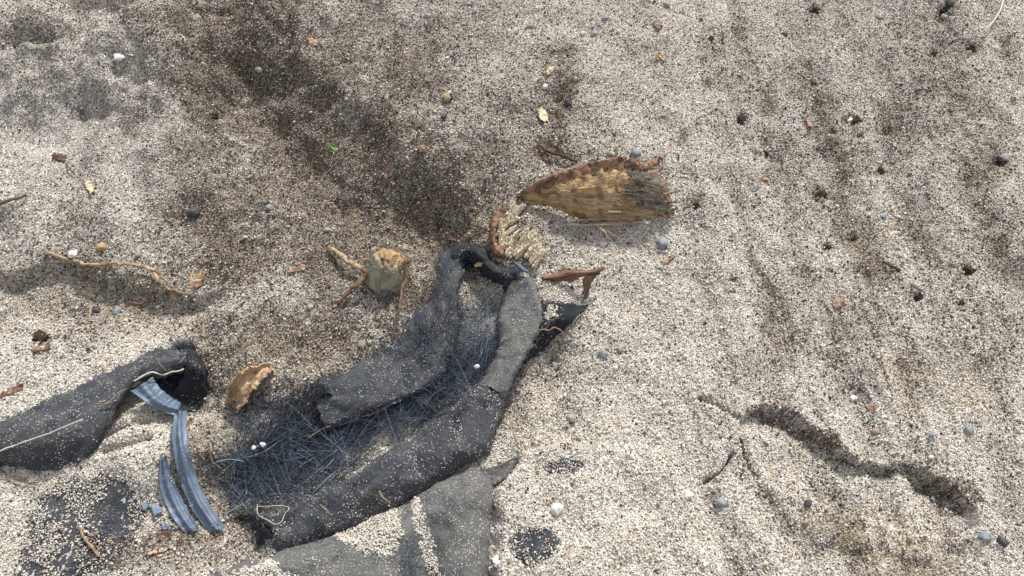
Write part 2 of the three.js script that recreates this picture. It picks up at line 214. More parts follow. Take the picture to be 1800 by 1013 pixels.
{
  const ring = [0.1, 0.25, 0.5, 1, 2, 4, 8, 16, 40, 80], ax = (a, b, n) => { const r = []; for (let k = ring.length - 1; k >= 0; k--) r.push(a - ring[k]); for (let i = 0; i < n; i++) r.push(a + i * GS); for (const k of ring) r.push(b + k); return r; };
  const xs = ax(GX0, GX1, NX), zs = ax(GZ0, GZ1, NZ), nx = xs.length, nz = zs.length, P = new Float32Array(nx * nz * 3), UV = new Float32Array(nx * nz * 2), K = new Float32Array(nx * nz * 3), I = new Uint32Array((nx - 1) * (nz - 1) * 6);
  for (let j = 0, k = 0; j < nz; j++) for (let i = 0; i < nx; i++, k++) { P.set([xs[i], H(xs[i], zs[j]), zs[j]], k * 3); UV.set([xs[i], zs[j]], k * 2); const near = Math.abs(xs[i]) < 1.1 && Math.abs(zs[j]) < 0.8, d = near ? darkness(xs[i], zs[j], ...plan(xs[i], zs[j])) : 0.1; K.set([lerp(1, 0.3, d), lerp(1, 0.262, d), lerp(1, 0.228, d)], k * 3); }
  for (let j = 0, k = 0; j < nz - 1; j++) for (let i = 0; i < nx - 1; i++) { const a = j * nx + i; I.set([a, a + nx, a + 1, a + 1, a + nx, a + nx + 1], k); k += 6; }
  const g = new THREE.BufferGeometry(); g.setAttribute('position', new THREE.BufferAttribute(P, 3)); g.setAttribute('uv', new THREE.BufferAttribute(UV, 2)); g.setAttribute('color', new THREE.BufferAttribute(K, 3)); g.setIndex(new THREE.BufferAttribute(I, 1)); g.computeVertexNormals();
  const m = new THREE.Mesh(g, std({ map: soilTex, bumpMap: soilBump, bumpScale: 0.0011, vertexColors: true, roughness: 1 })); m.name = 'sand_ground'; m.receiveShadow = m.castShadow = true; m.userData = { kind: 'structure', label: 'bank of coarse pale sand with runnels and a footprint', category: 'ground' }; scene.add(m);
}

// ---------------------------------------------------------------- surfaces through rows of surveyed points
function cr(a, b, c, d, t) { return 0.5 * (2 * b + (c - a) * t + (2 * a - 5 * b + 4 * c - d) * t * t + (3 * b - a - 3 * c + d) * t * t * t); }
function crv(p, s) { const n = p.length - 1, i = Math.min(n - 1, Math.floor(s * n)), t = s * n - i, g = (k) => p[clamp(k, 0, n)]; const A = g(i - 1), B = g(i), C = g(i + 1), D = g(i + 2); return new THREE.Vector3(cr(A.x, B.x, C.x, D.x, t), cr(A.y, B.y, C.y, D.y, t), cr(A.z, B.z, C.z, D.z, t)); }
// rows: arrays of [u, v, mm]; gives a wrinkled sheet with thickness, ragged at its rim
function sheet(rows, { nu = 40, nv = 16, thick = 1.4, wrinkle = 2, wf = 45, ragged = 1.2, fine = 0.5, shape = null } = {}) {
  const R = rows.map((r) => r.map(([u, v, h]) => at(u, v, h)));
  const top = [];
  for (let i = 0; i <= nu; i++) { const across = []; const c = R[0].map((_, k) => crv(R.map((r) => r[k]), i / nu)); for (let j = 0; j <= nv; j++) across.push(crv(c, j / nv)); top.push(across); }
  const V = (i, j) => top[clamp(i, 0, nu)][clamp(j, 0, nv)];
  const nor = (i, j) => { const a = V(i + 1, j).clone().sub(V(i - 1, j)), b = V(i, j + 1).clone().sub(V(i, j - 1)); const n = a.cross(b).normalize(); if (n.y < 0) n.negate(); return n; };
  const N0 = top.map((r, i) => r.map((_, j) => nor(i, j)));
  const k0 = rows[0][0][0] * 0.013;
  for (let i = 0; i <= nu; i++) for (let j = 0; j <= nv; j++) {
    const p = top[i][j], n = N0[i][j], s = shape ? shape(i / nu, j / nv) : 0;
    const cz = 1 - 2.4 * Math.abs(n3(p.x * wf * 0.8 + k0, 7, p.z * wf * 0.8)) + 0.35 * (1 - 3 * Math.abs(n3(p.x * wf * 1.5 + p.z * wf * 0.7, 3 + k0, p.z * wf * 0.5))), w = wrinkle * (n3(p.x * wf + k0, p.y * wf, p.z * wf) * 0.35 + 0.45 * cz + 0.22 * n3(p.x * wf * 2.7, p.y * wf * 2.7, p.z * wf * 2.7 + k0)) + fine * n3(p.x * 260, p.y * 260, p.z * 260) + s;
    p.addScaledVector(n, w * 0.001);
    const e = Math.min(i, nu - i, j, nv - j); if (e === 0) { p.x += ragged * 0.001 * n3(p.x * 300, 3, p.z * 300) * 1.6; p.z += ragged * 0.001 * n3(p.x * 300, 9, p.z * 300) * 1.6; }
    const g = H(p.x, p.z) + 0.0008; if (p.y < g - 0.004) p.y = g - 0.004;
  }
  return shell(top, N0, thick * 0.001);
}
function shell(top, nrm, th) {
  const nu = top.length - 1, nv = top[0].length - 1, P = [], UV = [], I = []; let lu = [0], lv = [0];
  for (let i = 1; i <= nu; i++) lu.push(lu[i - 1] + top[i][nv >> 1].distanceTo(top[i - 1][nv >> 1]));
  for (let j = 1; j <= nv; j++) lv.push(lv[j - 1] + top[nu >> 1][j].distanceTo(top[nu >> 1][j - 1]));
  for (let s = 0; s < 2; s++) for (let i = 0; i <= nu; i++) for (let j = 0; j <= nv; j++) { const p = top[i][j].clone().addScaledVector(nrm[i][j], s ? -th : 0); P.push(p.x, p.y, p.z); UV.push(lv[j] * 5, lu[i] * 5); }
  const id = (s, i, j) => s * (nu + 1) * (nv + 1) + i * (nv + 1) + j;
  const a = top[1][0].clone().sub(top[0][0]).cross(top[0][1].clone().sub(top[0][0])), flip = a.dot(nrm[0][0]) < 0;
  const quad = (p, q, r, s) => { if (flip) I.push(p, r, q, q, r, s); else I.push(p, q, r, q, s, r); };
  for (let i = 0; i < nu; i++) for (let j = 0; j < nv; j++) { quad(id(0, i, j), id(0, i + 1, j), id(0, i, j + 1), id(0, i + 1, j + 1)); quad(id(1, i, j + 1), id(1, i + 1, j + 1), id(1, i, j), id(1, i + 1, j)); }
  for (let i = 0; i < nu; i++) { quad(id(0, i, nv), id(0, i + 1, nv), id(1, i, nv), id(1, i + 1, nv)); quad(id(1, i, 0), id(1, i + 1, 0), id(0, i, 0), id(0, i + 1, 0)); }
  for (let j = 0; j < nv; j++) { quad(id(1, 0, j + 1), id(1, 0, j), id(0, 0, j + 1), id(0, 0, j)); quad(id(0, nu, j + 1), id(0, nu, j), id(1, nu, j + 1), id(1, nu, j)); }
  const g = new THREE.BufferGeometry(); g.setAttribute('position', new THREE.Float32BufferAttribute(P, 3)); g.setAttribute('uv', new THREE.Float32BufferAttribute(UV, 2)); g.setIndex(I); g.computeVertexNormals();
  g.userData.top = top; g.userData.nrm = nrm; return g;
}
// a flat scrap lying on the ground inside an outline, its edge broken by noise
const COVER = [];                                             // outlines where the loose sand is thin
function scrap(poly, lift = 1.2, thin = 0.85) {
  const box = [Math.min(...poly.map((p) => p[0])) - 20, Math.max(...poly.map((p) => p[0])) + 20, Math.min(...poly.map((p) => p[1])) - 20, Math.max(...poly.map((p) => p[1])) + 20]; COVER.push({ poly, thin, box });
  const us = poly.map((p) => p[0]), vs = poly.map((p) => p[1]), cu = us.reduce((a, b) => a + b) / us.length, cv = vs.reduce((a, b) => a + b) / vs.length, n = 46, rings = 9, top = [], nr = [];
  for (let r = 0; r <= rings; r++) { const a = [], b = []; for (let k = 0; k <= n; k++) { const kk = k % n, th = kk / n * 6.283; let t = 0, du = Math.cos(th), dv = Math.sin(th); while (t < 400 && inside(cu + du * t, cv + dv * t, poly)) t += 1.5; t *= 1 + 0.12 * n2(du * 3 + cu, dv * 3); const f = Math.max(0.02, r / rings); a.push(at(cu + du * t * f, cv + dv * t * f, lift + Math.min(0.7, lift * 0.4) * n2(du * t * f * 0.05 + cu, dv * t * f * 0.05) - (r === rings ? 2.4 : 0))); b.push(new THREE.Vector3(0, 1, 0)); } top.push(a); nr.push(b); }
  return shell(top, nr, 0.0011);
}
// thin threads: pushed into arrays, one geometry in the end
class Threads {
  constructor() { this.P = []; this.N = []; this.I = []; this.U = []; }
  add(pts, r0, r1 = r0, sides = 3) {
    const base = this.P.length / 3, n = pts.length; let up = new THREE.Vector3(0.3, 1, 0.2);
    let len = 0;
    for (let k = 0; k < n; k++) {
      const d = pts[Math.min(n - 1, k + 1)].clone().sub(pts[Math.max(0, k - 1)]).normalize(), a = new THREE.Vector3().crossVectors(d, up).normalize(), b = new THREE.Vector3().crossVectors(a, d), r = typeof r0 === 'function' ? r0(k / (n - 1)) : lerp(r0, r1, k / (n - 1));
      if (k) len += pts[k].distanceTo(pts[k - 1]);
      for (let s = 0; s <= sides; s++) { const t = s / sides * 6.283185, q = a.clone().multiplyScalar(Math.cos(t)).addScaledVector(b, Math.sin(t)); const rj = r * (sides > 4 ? 1 + 0.22 * n3(k * 0.7, s % sides, base * 0.1) : 1); this.P.push(pts[k].x + q.x * rj, pts[k].y + q.y * rj, pts[k].z + q.z * rj); this.N.push(q.x, q.y, q.z); this.U.push(s / sides * 0.35, len * 12); }
      if (k) for (let s = 0; s < sides; s++) { const A = base + (k - 1) * (sides + 1) + s, B = A + sides + 1; this.I.push(A, B, A + 1, B, B + 1, A + 1); }
    }
    for (const [k, w] of [[0, -1], [n - 1, 1]]) { const c = this.P.length / 3; this.P.push(pts[k].x, pts[k].y, pts[k].z); const d = pts[Math.min(n - 1, k + 1)].clone().sub(pts[Math.max(0, k - 1)]).normalize().multiplyScalar(w); this.N.push(d.x, d.y, d.z); this.U.push(0, 0); for (let s = 0; s < sides; s++) { const A = base + k * (sides + 1) + s; if (w < 0) this.I.push(c, A, A + 1); else this.I.push(c, A + 1, A); } }
    return this;
  }
  geo() { const g = new THREE.BufferGeometry(); g.setAttribute('position', new THREE.Float32BufferAttribute(this.P, 3)); g.setAttribute('normal', new THREE.Float32BufferAttribute(this.N, 3)); g.setAttribute('uv', new THREE.Float32BufferAttribute(this.U, 2)); g.setIndex(this.I); return g; }
}
// a curve through surveyed points, slightly crooked
function trail(marks, n = 24, wob = 0.6, f = 60) { const c = marks.map(([u, v, h]) => at(u, v, h ?? 2)); const r = []; for (let k = 0; k <= n; k++) { const p = crv(c, k / n); p.x += wob * 0.001 * n3(p.x * f, 1, p.z * f); p.z += wob * 0.001 * n3(p.x * f, 5, p.z * f); p.y += wob * 0.0006 * n3(p.x * f, 9, p.z * f); r.push(p); } return r; }
function hair(p, dir, len, curl, n = 5) { const r = [p.clone()], d = dir.clone(), q = p.clone(), c = new THREE.Vector3(rr(-1, 1), rr(-0.6, 0.6), rr(-1, 1)).multiplyScalar(curl); for (let k = 0; k < n; k++) { d.addScaledVector(c, 1 / n).normalize(); q.addScaledVector(d, len / n); const g = H(q.x, q.z) + 0.001; if (q.y < g) q.y = g; r.push(q.clone()); } return r; }
function fray(g, count, len, sides = 'all') { // loose fibres standing off the rim of a sheet
  const t = new Threads(), { top } = g.userData, nu = top.length - 1, nv = top[0].length - 1, c = new THREE.Vector3();
  for (let k = 0; k < count; k++) {
    let i, j; const e = rnd(); if (sides === 'end' || (sides === 'all' && e < 0.15)) { i = nu; j = Math.floor(rr(0, nv + 1)); } else if (e < 0.58) { i = Math.floor(rr(0, nu + 1)); j = 0; } else { i = Math.floor(rr(0, nu + 1)); j = nv; }
    j = Math.min(j, nv); i = Math.min(i, nu);
    const p = top[i][j].clone(), q = top[clamp(i === nu ? nu - 2 : i, 0, nu)][clamp(j < nv / 2 ? j + 2 : j - 2, 0, nv)], d = c.copy(p).sub(q).normalize().clone(); d.x += rr(-0.8, 0.8); d.z += rr(-0.8, 0.8); d.y += rr(-0.2, 0.6); d.normalize();
    t.add(hair(p, d, rr(0.3, 1) * len, 1.2), rr(0.00012, 0.00026), 0.0001);
  }
  return t.geo();
}
const stuff = (m) => { m.userData.kind = 'stuff'; return m; };

// ---------------------------------------------------------------- geotextile and pipe
const DUSTY = [];                                             // sheets that carry loose grains: [geometry in world metres, amount]
const keep = (g, amount, bare) => { DUSTY.push([g.userData.top, g.userData.nrm, amount, bare]); return g; };

{ // the filter sock round the buried pipe
  const o = thing('filter_sock', 'black felt filter sock round a buried pipe, frayed at its open end', 'filter sock', at(150, 740));
  const g = keep(sheet([
    [[-90, 790, 2], [-85, 805, 19], [-80, 835, 19], [-80, 865, 2]], [[0, 742, 2], [0, 762, 19], [2, 792, 19], [0, 822, 2]], [[85, 703, 2], [94, 727, 21], [104, 770, 21], [98, 826, 2]],
    [[165, 667, 2], [172, 690, 22], [178, 735, 22], [168, 790, 2]], [[218, 641, 3], [226, 657, 26], [224, 685, 26], [206, 714, 8]], [[268, 618, 5], [274, 633, 27], [268, 655, 29], [245, 674, 18]], [[325, 612, 8], [329, 625, 26], [325, 640, 28], [320, 654, 20]]],
    { nu: 90, nv: 36, wrinkle: 2.6, wf: 30, thick: 1.1 }), 0.5, 0);
  stuff(part(part(o, 'sock', g, M.felt), 'loose_fibres', fray(g, 240, 0.012), M.fibre[3]));
  const e = sheet([[[318, 613, 10], [326, 640, 26], [318, 668, 20], [296, 700, 2]], [[332, 612, 8], [345, 642, 24], [347, 672, 18], [332, 706, 2]], [[340, 618, 2], [360, 648, 6], [366, 684, 4], [350, 716, 0]]], { nu: 22, nv: 22, wrinkle: 3 });
  stuff(part(part(o, 'open_end', e, M.feltBlack, 'black matted open end of the sock'), 'frayed_fibres', fray(e, 620, 0.024), M.fibre[3]));
  part(o, 'inner_shade_sheet', scrap([[250, 672], [320, 655], [352, 690], [345, 722], [318, 728], [290, 705]], 5, 1), M.feltBlack);  // black felt sheet stands in for the shade inside the open sock
}
function ribbed(rows, ribs, amp) { return sheet(rows, { nu: 48, nv: 8 * ribs, thick: 1.6, wrinkle: 0.35, ragged: 0.5, fine: 0.15, shape: (s, t) => amp * Math.cos(t * ribs * 6.283) + 0.6 * n2(s * 9, ribs) }); }
const dusted = (...a) => keep(ribbed(...a), 0.5, 0);
{ // what is left of the corrugated pipe
  const o = thing('broken_pipe_ring', 'cracked blue-grey corrugated plastic pipe rim half buried in sand', 'pipe', at(330, 800));
  part(o, 'curved_rib', dusted([[[266, 664, 26], [250, 676, 30], [230, 688, 24]], [[284, 688, 26], [270, 700, 29], [252, 704, 21]], [[302, 702, 24], [290, 713, 26], [276, 718, 17]], [[317, 710, 20], [314, 720, 21], [309, 731, 12]]], 2, 1.5), M.plastic);
  part(o, 'curved_rib', dusted([[[326, 722, 18], [316, 724, 20], [308, 732, 14]], [[327, 752, 16], [315, 757, 20], [304, 762, 12]], [[331, 790, 16], [320, 795, 20], [307, 800, 11]], [[342, 835, 16], [330, 840, 20], [318, 845, 10]], [[363, 882, 14], [350, 886, 18], [337, 893, 8]], [[394, 928, 5], [382, 932, 8], [368, 934, 1]]], 2, 1.5), M.plastic);
  part(o, 'curved_rib', dusted([[[291, 800, 7], [287, 803, 8], [283, 806, 4]], [[301, 835, 8], [292, 840, 9], [280, 844, 3]], [[316, 872, 8], [304, 877, 9], [289, 880, 3]], [[333, 905, 7], [322, 910, 8], [306, 914, 3]], [[350, 930, 3], [340, 935, 4], [326, 936, 1]]], 2, 1.3), M.plastic);
}
{ // the torn drain cloth lying over the trough
  const o = thing('torn_drain_cloth', 'long torn black felt cloth with folded rims around a fibre-strewn trough', 'geotextile', at(700, 740));
  const left = keep(sheet([
    [[545, 690, 0], [554, 706, 9], [562, 728, 17], [569, 746, 19], [571, 752, 14]], [[588, 664, 1], [600, 688, 11], [613, 712, 20], [623, 732, 22], [626, 738, 16]], [[638, 632, 1], [653, 660, 13], [666, 690, 22], [677, 708, 24], [680, 714, 17]], [[688, 598, 1], [706, 630, 13], [720, 660, 22], [732, 683, 23], [736, 689, 16]],
    [[730, 553, 1], [748, 588, 12], [763, 624, 20], [776, 650, 20], [780, 657, 13]], [[760, 510, 2], [773, 534, 12], [788, 560, 19], [799, 585, 19], [803, 592, 12]], [[771, 464, 3], [781, 478, 14], [793, 495, 22], [802, 512, 21], [805, 518, 12]], [[785, 433, 5], [797, 444, 17], [805, 457, 23], [812, 469, 20], [814, 474, 10]]],
    { nu: 120, nv: 40, wrinkle: 2.6, wf: 40, thick: 1.1 }), 0.45, 0);
  stuff(part(part(o, 'folded_rim', left, M.felt), 'loose_fibres', fray(left, 520, 0.014), M.fibre[0]));
  const loop = sheet([[[786, 440, 6], [798, 452, 24], [808, 474, 3]], [[812, 427, 8], [817, 441, 28], [822, 464, 7]], [[846, 434, 6], [844, 450, 26], [838, 472, 5]], [[866, 460, 4], [860, 472, 20], [854, 490, 3]], [[892, 468, 4], [884, 482, 18], [876, 498, 3]], [[918, 470, 6], [906, 492, 20], [890, 514, 4]]], { nu: 48, nv: 18, wrinkle: 2.4 });
  stuff(part(part(o, 'looped_rim', loop, M.feltBlack, 'black torn loop of the rim'), 'loose_fibres', fray(loop, 420, 0.014), M.fibre[3]));
  const right = keep(sheet([
    [[893, 500, 4], [898, 494, 16], [915, 486, 20], [932, 488, 18], [937, 491, 10]], [[884, 527, 5], [890, 524, 20], [912, 520, 25], [942, 523, 26], [948, 527, 18]], [[872, 562, 5], [879, 560, 21], [905, 558, 27], [946, 561, 28], [953, 564, 20]], [[875, 602, 5], [881, 600, 21], [901, 600, 28], [929, 604, 30], [936, 608, 22]],
    [[861, 641, 5], [867, 640, 21], [884, 642, 28], [905, 647, 30], [911, 651, 22]], [[841, 681, 6], [847, 680, 22], [862, 682, 28], [884, 694, 30], [890, 699, 22]]], { nu: 80, nv: 30, wrinkle: 1.8, thick: 1.1 }), 0.5, 0);
  stuff(part(part(o, 'folded_rim', right, M.feltDusty, 'dusty grey stretch of the folded rim'), 'loose_fibres', fray(right, 220, 0.011), M.fibre[1]));
  const low = keep(sheet([
    [[843, 684, 6], [846, 677, 27], [850, 679, 30], [866, 692, 29], [880, 700, 27], [891, 701, 18]], [[828, 694, 4], [836, 687, 27], [840, 689, 31], [858, 712, 28], [874, 727, 20], [883, 731, 8]], [[800, 714, 4], [809, 707, 29], [813, 709, 33], [830, 738, 27], [853, 770, 18], [864, 787, 5]], [[765, 746, 4], [774, 739, 28], [778, 741, 32], [791, 773, 25], [807, 805, 17], [816, 822, 4]], [[720, 774, 4], [729, 767, 26], [733, 769, 30], [743, 798, 24], [757, 830, 17], [766, 850, 4]],
    [[680, 796, 4], [689, 789, 25], [693, 791, 29], [701, 822, 23], [710, 854, 17], [716, 880, 4]], [[630, 831, 4], [639, 824, 24], [643, 826, 28], [649, 852, 22], [657, 882, 16], [663, 906, 4]], [[575, 861, 3], [584, 854, 22], [588, 856, 26], [593, 882, 21], [602, 910, 15], [607, 931, 3]], [[520, 894, 3], [529, 887, 20], [533, 889, 24], [539, 911, 20], [546, 934, 14], [551, 952, 3]], [[482, 910, 3], [489, 905, 18], [493, 907, 22], [498, 926, 18], [504, 947, 12], [508, 964, 2]], [[444, 912, 2], [450, 908, 12], [453, 910, 16], [457, 929, 12], [463, 950, 7], [468, 969, 0]]],
    { nu: 170, nv: 50, wrinkle: 3.8, wf: 22, thick: 1.0 }), 0.9, 0);
  stuff(part(part(o, 'folded_rim', low, M.felt, 'long dark fold of the lower rim'), 'loose_fibres', fray(low, 520, 0.013), M.fibre[0]));
  const knob = sheet([[[556, 672, 1], [560, 664, 14], [570, 660, 14], [580, 672, 2]], [[556, 690, 2], [562, 678, 20], [574, 676, 20], [586, 688, 4]], [[560, 704, 4], [568, 695, 18], [580, 692, 18], [592, 700, 6]]], { nu: 16, nv: 16 });
  part(o, 'crumpled_corner', knob, M.felt);
  const end = sheet([[[420, 908, 1], [436, 905, 10], [452, 906, 16]], [[438, 920, 1], [452, 918, 12], [462, 920, 18]], [[456, 962, 0], [462, 950, 8], [476, 945, 14]]], { nu: 16, nv: 14 });
  stuff(part(part(o, 'torn_end', end, M.feltBlack), 'loose_fibres', fray(end, 120, 0.012), M.fibre[3]));
  // matted lining of the trough, seen between the fibres
  part(o, 'worn_lining', scrap([[395, 840], [470, 760], [560, 745], [650, 735], [735, 690], [780, 655], [815, 640], [850, 668], [790, 718], [720, 765], [650, 800], [560, 860], [480, 900], [410, 905]], -2.5, 0.25), M.felt);
  // fibres of the torn scrim
  const T = M.fibre.map(() => new Threads());
  const zone = (poly, n, ang, spread, lmin, lmax, lift, pal) => { const us = poly.map((p) => p[0]), vs = poly.map((p) => p[1]); for (let k = 0; k < n;) { const u = rr(Math.min(...us), Math.max(...us)), v = rr(Math.min(...vs), Math.max(...vs)); if (!inside(u, v, poly)) continue; k++; const a = ang + gaussR() * spread + (rnd() < 0.3 ? 1.57 : 0), L = rr(lmin, lmax), p = at(u, v, rr(2, lift)), c = pal[Math.floor(rnd() * pal.length)]; T[c].add(hair(p, new THREE.Vector3(Math.cos(a), rr(-0.08, 0.16), -Math.sin(a)), L, rnd() < 0.3 ? rr(0.1, 0.4) : rr(0.8, 3), 9), rr(0.00015, 0.00036), 0.00012); } };
  zone([[385, 850], [470, 760], [560, 745], [650, 740], [640, 810], [560, 870], [480, 900], [400, 910]], 1700, 0.75, 0.7, 0.015, 0.07, 12, [0, 0, 1, 1, 2, 3]);
  zone([[400, 720], [540, 690], [570, 745], [440, 800]], 420, 0.7, 1, 0.012, 0.05, 6, [0, 1, 3, 3]);
  zone([[650, 740], [700, 700], [790, 640], [870, 600], [865, 640], [830, 690], [760, 740], [690, 780]], 1000, 0.72, 0.6, 0.015, 0.06, 14, [0, 1, 1, 2, 3]);
  zone([[735, 580], [790, 560], [815, 640], [770, 700], [700, 690], [720, 640]], 1100, 0.9, 1.4, 0.01, 0.045, 22, [0, 0, 1, 3]);
  zone([[775, 450], [805, 450], [812, 560], [800, 640], [775, 640]], 420, 1.5, 0.6, 0.012, 0.045, 18, [0, 3, 3, 1]);
  zone([[810, 540], [870, 520], [875, 620], [815, 640]], 260, 0.8, 0.9, 0.012, 0.04, 14, [1, 2, 0]);
  for (let k = 0; k < 16; k++) { const s = k / 15; T[rnd() < 0.5 ? 1 : 2].add(trail([[806 + s * 60, 545 + rr(-8, 8), 12], [802 + s * 64, 590, 12 + rr(-3, 3)], [790 + s * 66, 640 + rr(-10, 10), 12]], 12, 1.2), 0.00022); T[rnd() < 0.5 ? 1 : 2].add(trail([[796 + rr(-6, 6), 555 + s * 84, 12], [835, 552 + s * 82, 12 + rr(-3, 3)], [876 + rr(-6, 6), 550 + s * 76, 13]], 12, 1.2), 0.00022); }
  for (const [cu, cv, au, av, bu, bv, n, m] of [[530, 822, 150, -62, 70, 62, 24, 44], [770, 690, 110, -62, 46, 44, 16, 36]]) for (let w = 0; w < 2; w++) for (let k = 0; k < (w ? m : n); k++) { const q = (k / ((w ? m : n) - 1)) * 2 - 1 + rr(-0.02, 0.02), L = []; if (rnd() < 0.2) continue; for (let i = 0; i <= 6; i++) { const e = (i / 6) * 2 - 1, a = w ? q : e * rr(0.93, 1), b = w ? e * rr(0.9, 1) : q; L.push([cu + au * a + bu * b + 3 * n2(q * 5, e * 2 + w), cv + av * a + bv * b + 3 * n2(q * 5 + 7, e * 2 + w), 5 + 3 * n2(q * 4, e * 3)]); } T[rnd() < 0.5 ? 1 : rnd() < 0.5 ? 0 : 2].add(trail(L, 18, 1), 0.00024); }
  T.forEach((t, k) => stuff(part(o, ['dark_fibres', 'grey_fibres', 'pale_fibres', 'black_fibres'][k], t.geo(), M.fibre[k])));
  for (const [a, b, c] of [[[430, 805], [462, 795], [498, 770]], [[380, 812], [405, 808], [428, 812]], [[508, 835], [540, 812], [568, 796]], [[556, 838], [580, 815], [602, 792]], [[585, 785], [600, 772], [608, 765]], [[735, 720], [745, 708], [756, 692]], [[838, 640], [845, 625], [848, 612]], [[555, 862], [575, 842], [590, 830]], [[425, 885], [432, 870], [434, 860]], [[560, 815], [585, 797], [612, 775]], [[520, 860], [545, 840], [570, 818]], [[395, 905], [420, 890], [440, 878]]]) part(o, 'tape_strand', new Threads().add(trail([[...a, 8], [...b, 13], [...c, 9]], 12, 0.4), 0.0008, 0.0005, 4).geo(), M.tape);
}
{ // the sheet at the foot, half under sand
  const o = thing('buried_geotextile', 'dusty grey felt sheet wrinkled under loose sand below the long fold', 'geotextile', at(640, 1000));
  const g = keep(sheet([
    [[340, 1030, -2], [360, 1045, 6], [380, 1070, 12], [390, 1120, 12]], [[430, 988, 0], [450, 1005, 13], [470, 1040, 16], [480, 1120, 16]], [[520, 958, 1], [540, 980, 18], [560, 1020, 20], [570, 1120, 18]], [[620, 924, 1], [640, 950, 21], [655, 1000, 21], [660, 1120, 18]], [[690, 894, 2], [705, 930, 22], [715, 990, 14], [722, 1120, 12]],
    [[730, 868, 3], [742, 910, 16], [754, 970, 9], [764, 1120, 8]], [[775, 845, 4], [785, 885, 23], [795, 950, 21], [800, 1120, 18]], [[825, 822, 6], [835, 870, 25], [836, 930, 21], [836, 1120, 18]], [[862, 832, 3], [866, 880, 5], [862, 940, 3], [852, 1120, 0]]], { nu: 130, nv: 70, wrinkle: 3.4, wf: 22, thick: 1.1 }),
    1.5, [[[600, 920], [690, 890], [705, 935], [690, 970], [640, 975], [590, 945]], [[722, 880], [736, 880], [772, 1010], [752, 1010]], [[380, 1020], [470, 985], [540, 1040], [380, 1060]]]);
  stuff(part(part(o, 'wrinkled_sheet', g, M.feltDusty), 'loose_fibres', fray(g, 240, 0.009), M.fibre[1]));
  part(o, 'exposed_corner', scrap([[826, 826], [872, 820], [922, 796], [908, 818], [884, 846], [862, 856], [838, 850]], 5, 1), M.feltDusty);
  for (const p of [[[888, 950], [930, 926], [972, 930], [990, 955], [966, 982], [935, 1002], [902, 982]], [[950, 820], [990, 804], [1034, 812], [1016, 832], [962, 834]], [[752, 1005], [800, 985], [845, 1000], [840, 1040], [760, 1040]]]) part(o, 'exposed_patch', scrap(p, 0.45, 0.82), M.felt);
  const t = new Threads(); for (let k = 0; k < 60; k++) { const p = at(rr(706, 735), rr(968, 1010), rr(20, 26)), a = rr(0, 6.28); t.add(hair(p, new THREE.Vector3(Math.cos(a), 0.2, Math.sin(a)), rr(0.008, 0.02), 1), 0.0003); }
  stuff(part(o, 'tuft_of_fibres', t.geo(), M.fibre[1]));
}
{
  const o = thing('geotextile_flap', 'pointed black felt flap poking out of pale sand beside the dusty fold', 'geotextile', at(970, 575));
  const g = sheet([[[944, 528, 6], [950, 570, 12], [930, 600, 10], [898, 660, 1]], [[966, 530, 9], [964, 566, 16], [946, 596, 14], [918, 642, 2]], [[1000, 535, 8], [985, 560, 14], [968, 585, 10], [940, 625, 1]], [[1034, 537, 2], [1014, 560, 3], [990, 580, 3], [956, 614, 0]]], { nu: 34, nv: 26, wrinkle: 2.4 });
  part(o, 'flap', keep(g, 0.25, [[[958, 538], [978, 536], [976, 552], [962, 556]]]), M.feltBlack); stuff(part(o, 'loose_fibres', fray(g, 160, 0.01), M.fibre[3]));
}
{
  const o = thing('geotextile_remnant', 'black felt showing in patches through pale sand beside the broken pipe rim', 'geotextile', at(190, 910));
  part(o, 'buried_sheet', scrap([[10, 1030], [30, 960], [50, 890], [90, 840], [150, 830], [230, 838], [262, 880], [250, 940], [210, 980], [160, 1030]], 0.4, 1), M.felt);
  const bare = [[96, 890, 24, 30], [122, 930, 13, 28], [192, 912, 36, 32], [216, 868, 24, 16], [116, 988, 18, 26], [48, 1004, 26, 16]];
  COVER[COVER.length - 1].fn = (u, v, X, Z) => { let b = 0; for (const q of bare) b = Math.max(b, blob(u, v, ...q)); return sm(0.38, 0.47, b * 1.0 + 0.26 * n2(X * 50, Z * 50) + 0.14 * n2(X * 120, Z * 120)) * 0.985; };
  for (const p of [[[248, 888], [256, 882], [260, 892], [252, 898]], [[264, 890], [278, 888], [284, 900], [270, 908]], [[284, 922], [294, 920], [294, 930], [286, 932]]]) part(o, 'blue_chip', scrap(p, 4, 1), M.tape, 'slate blue plastic chip');
}

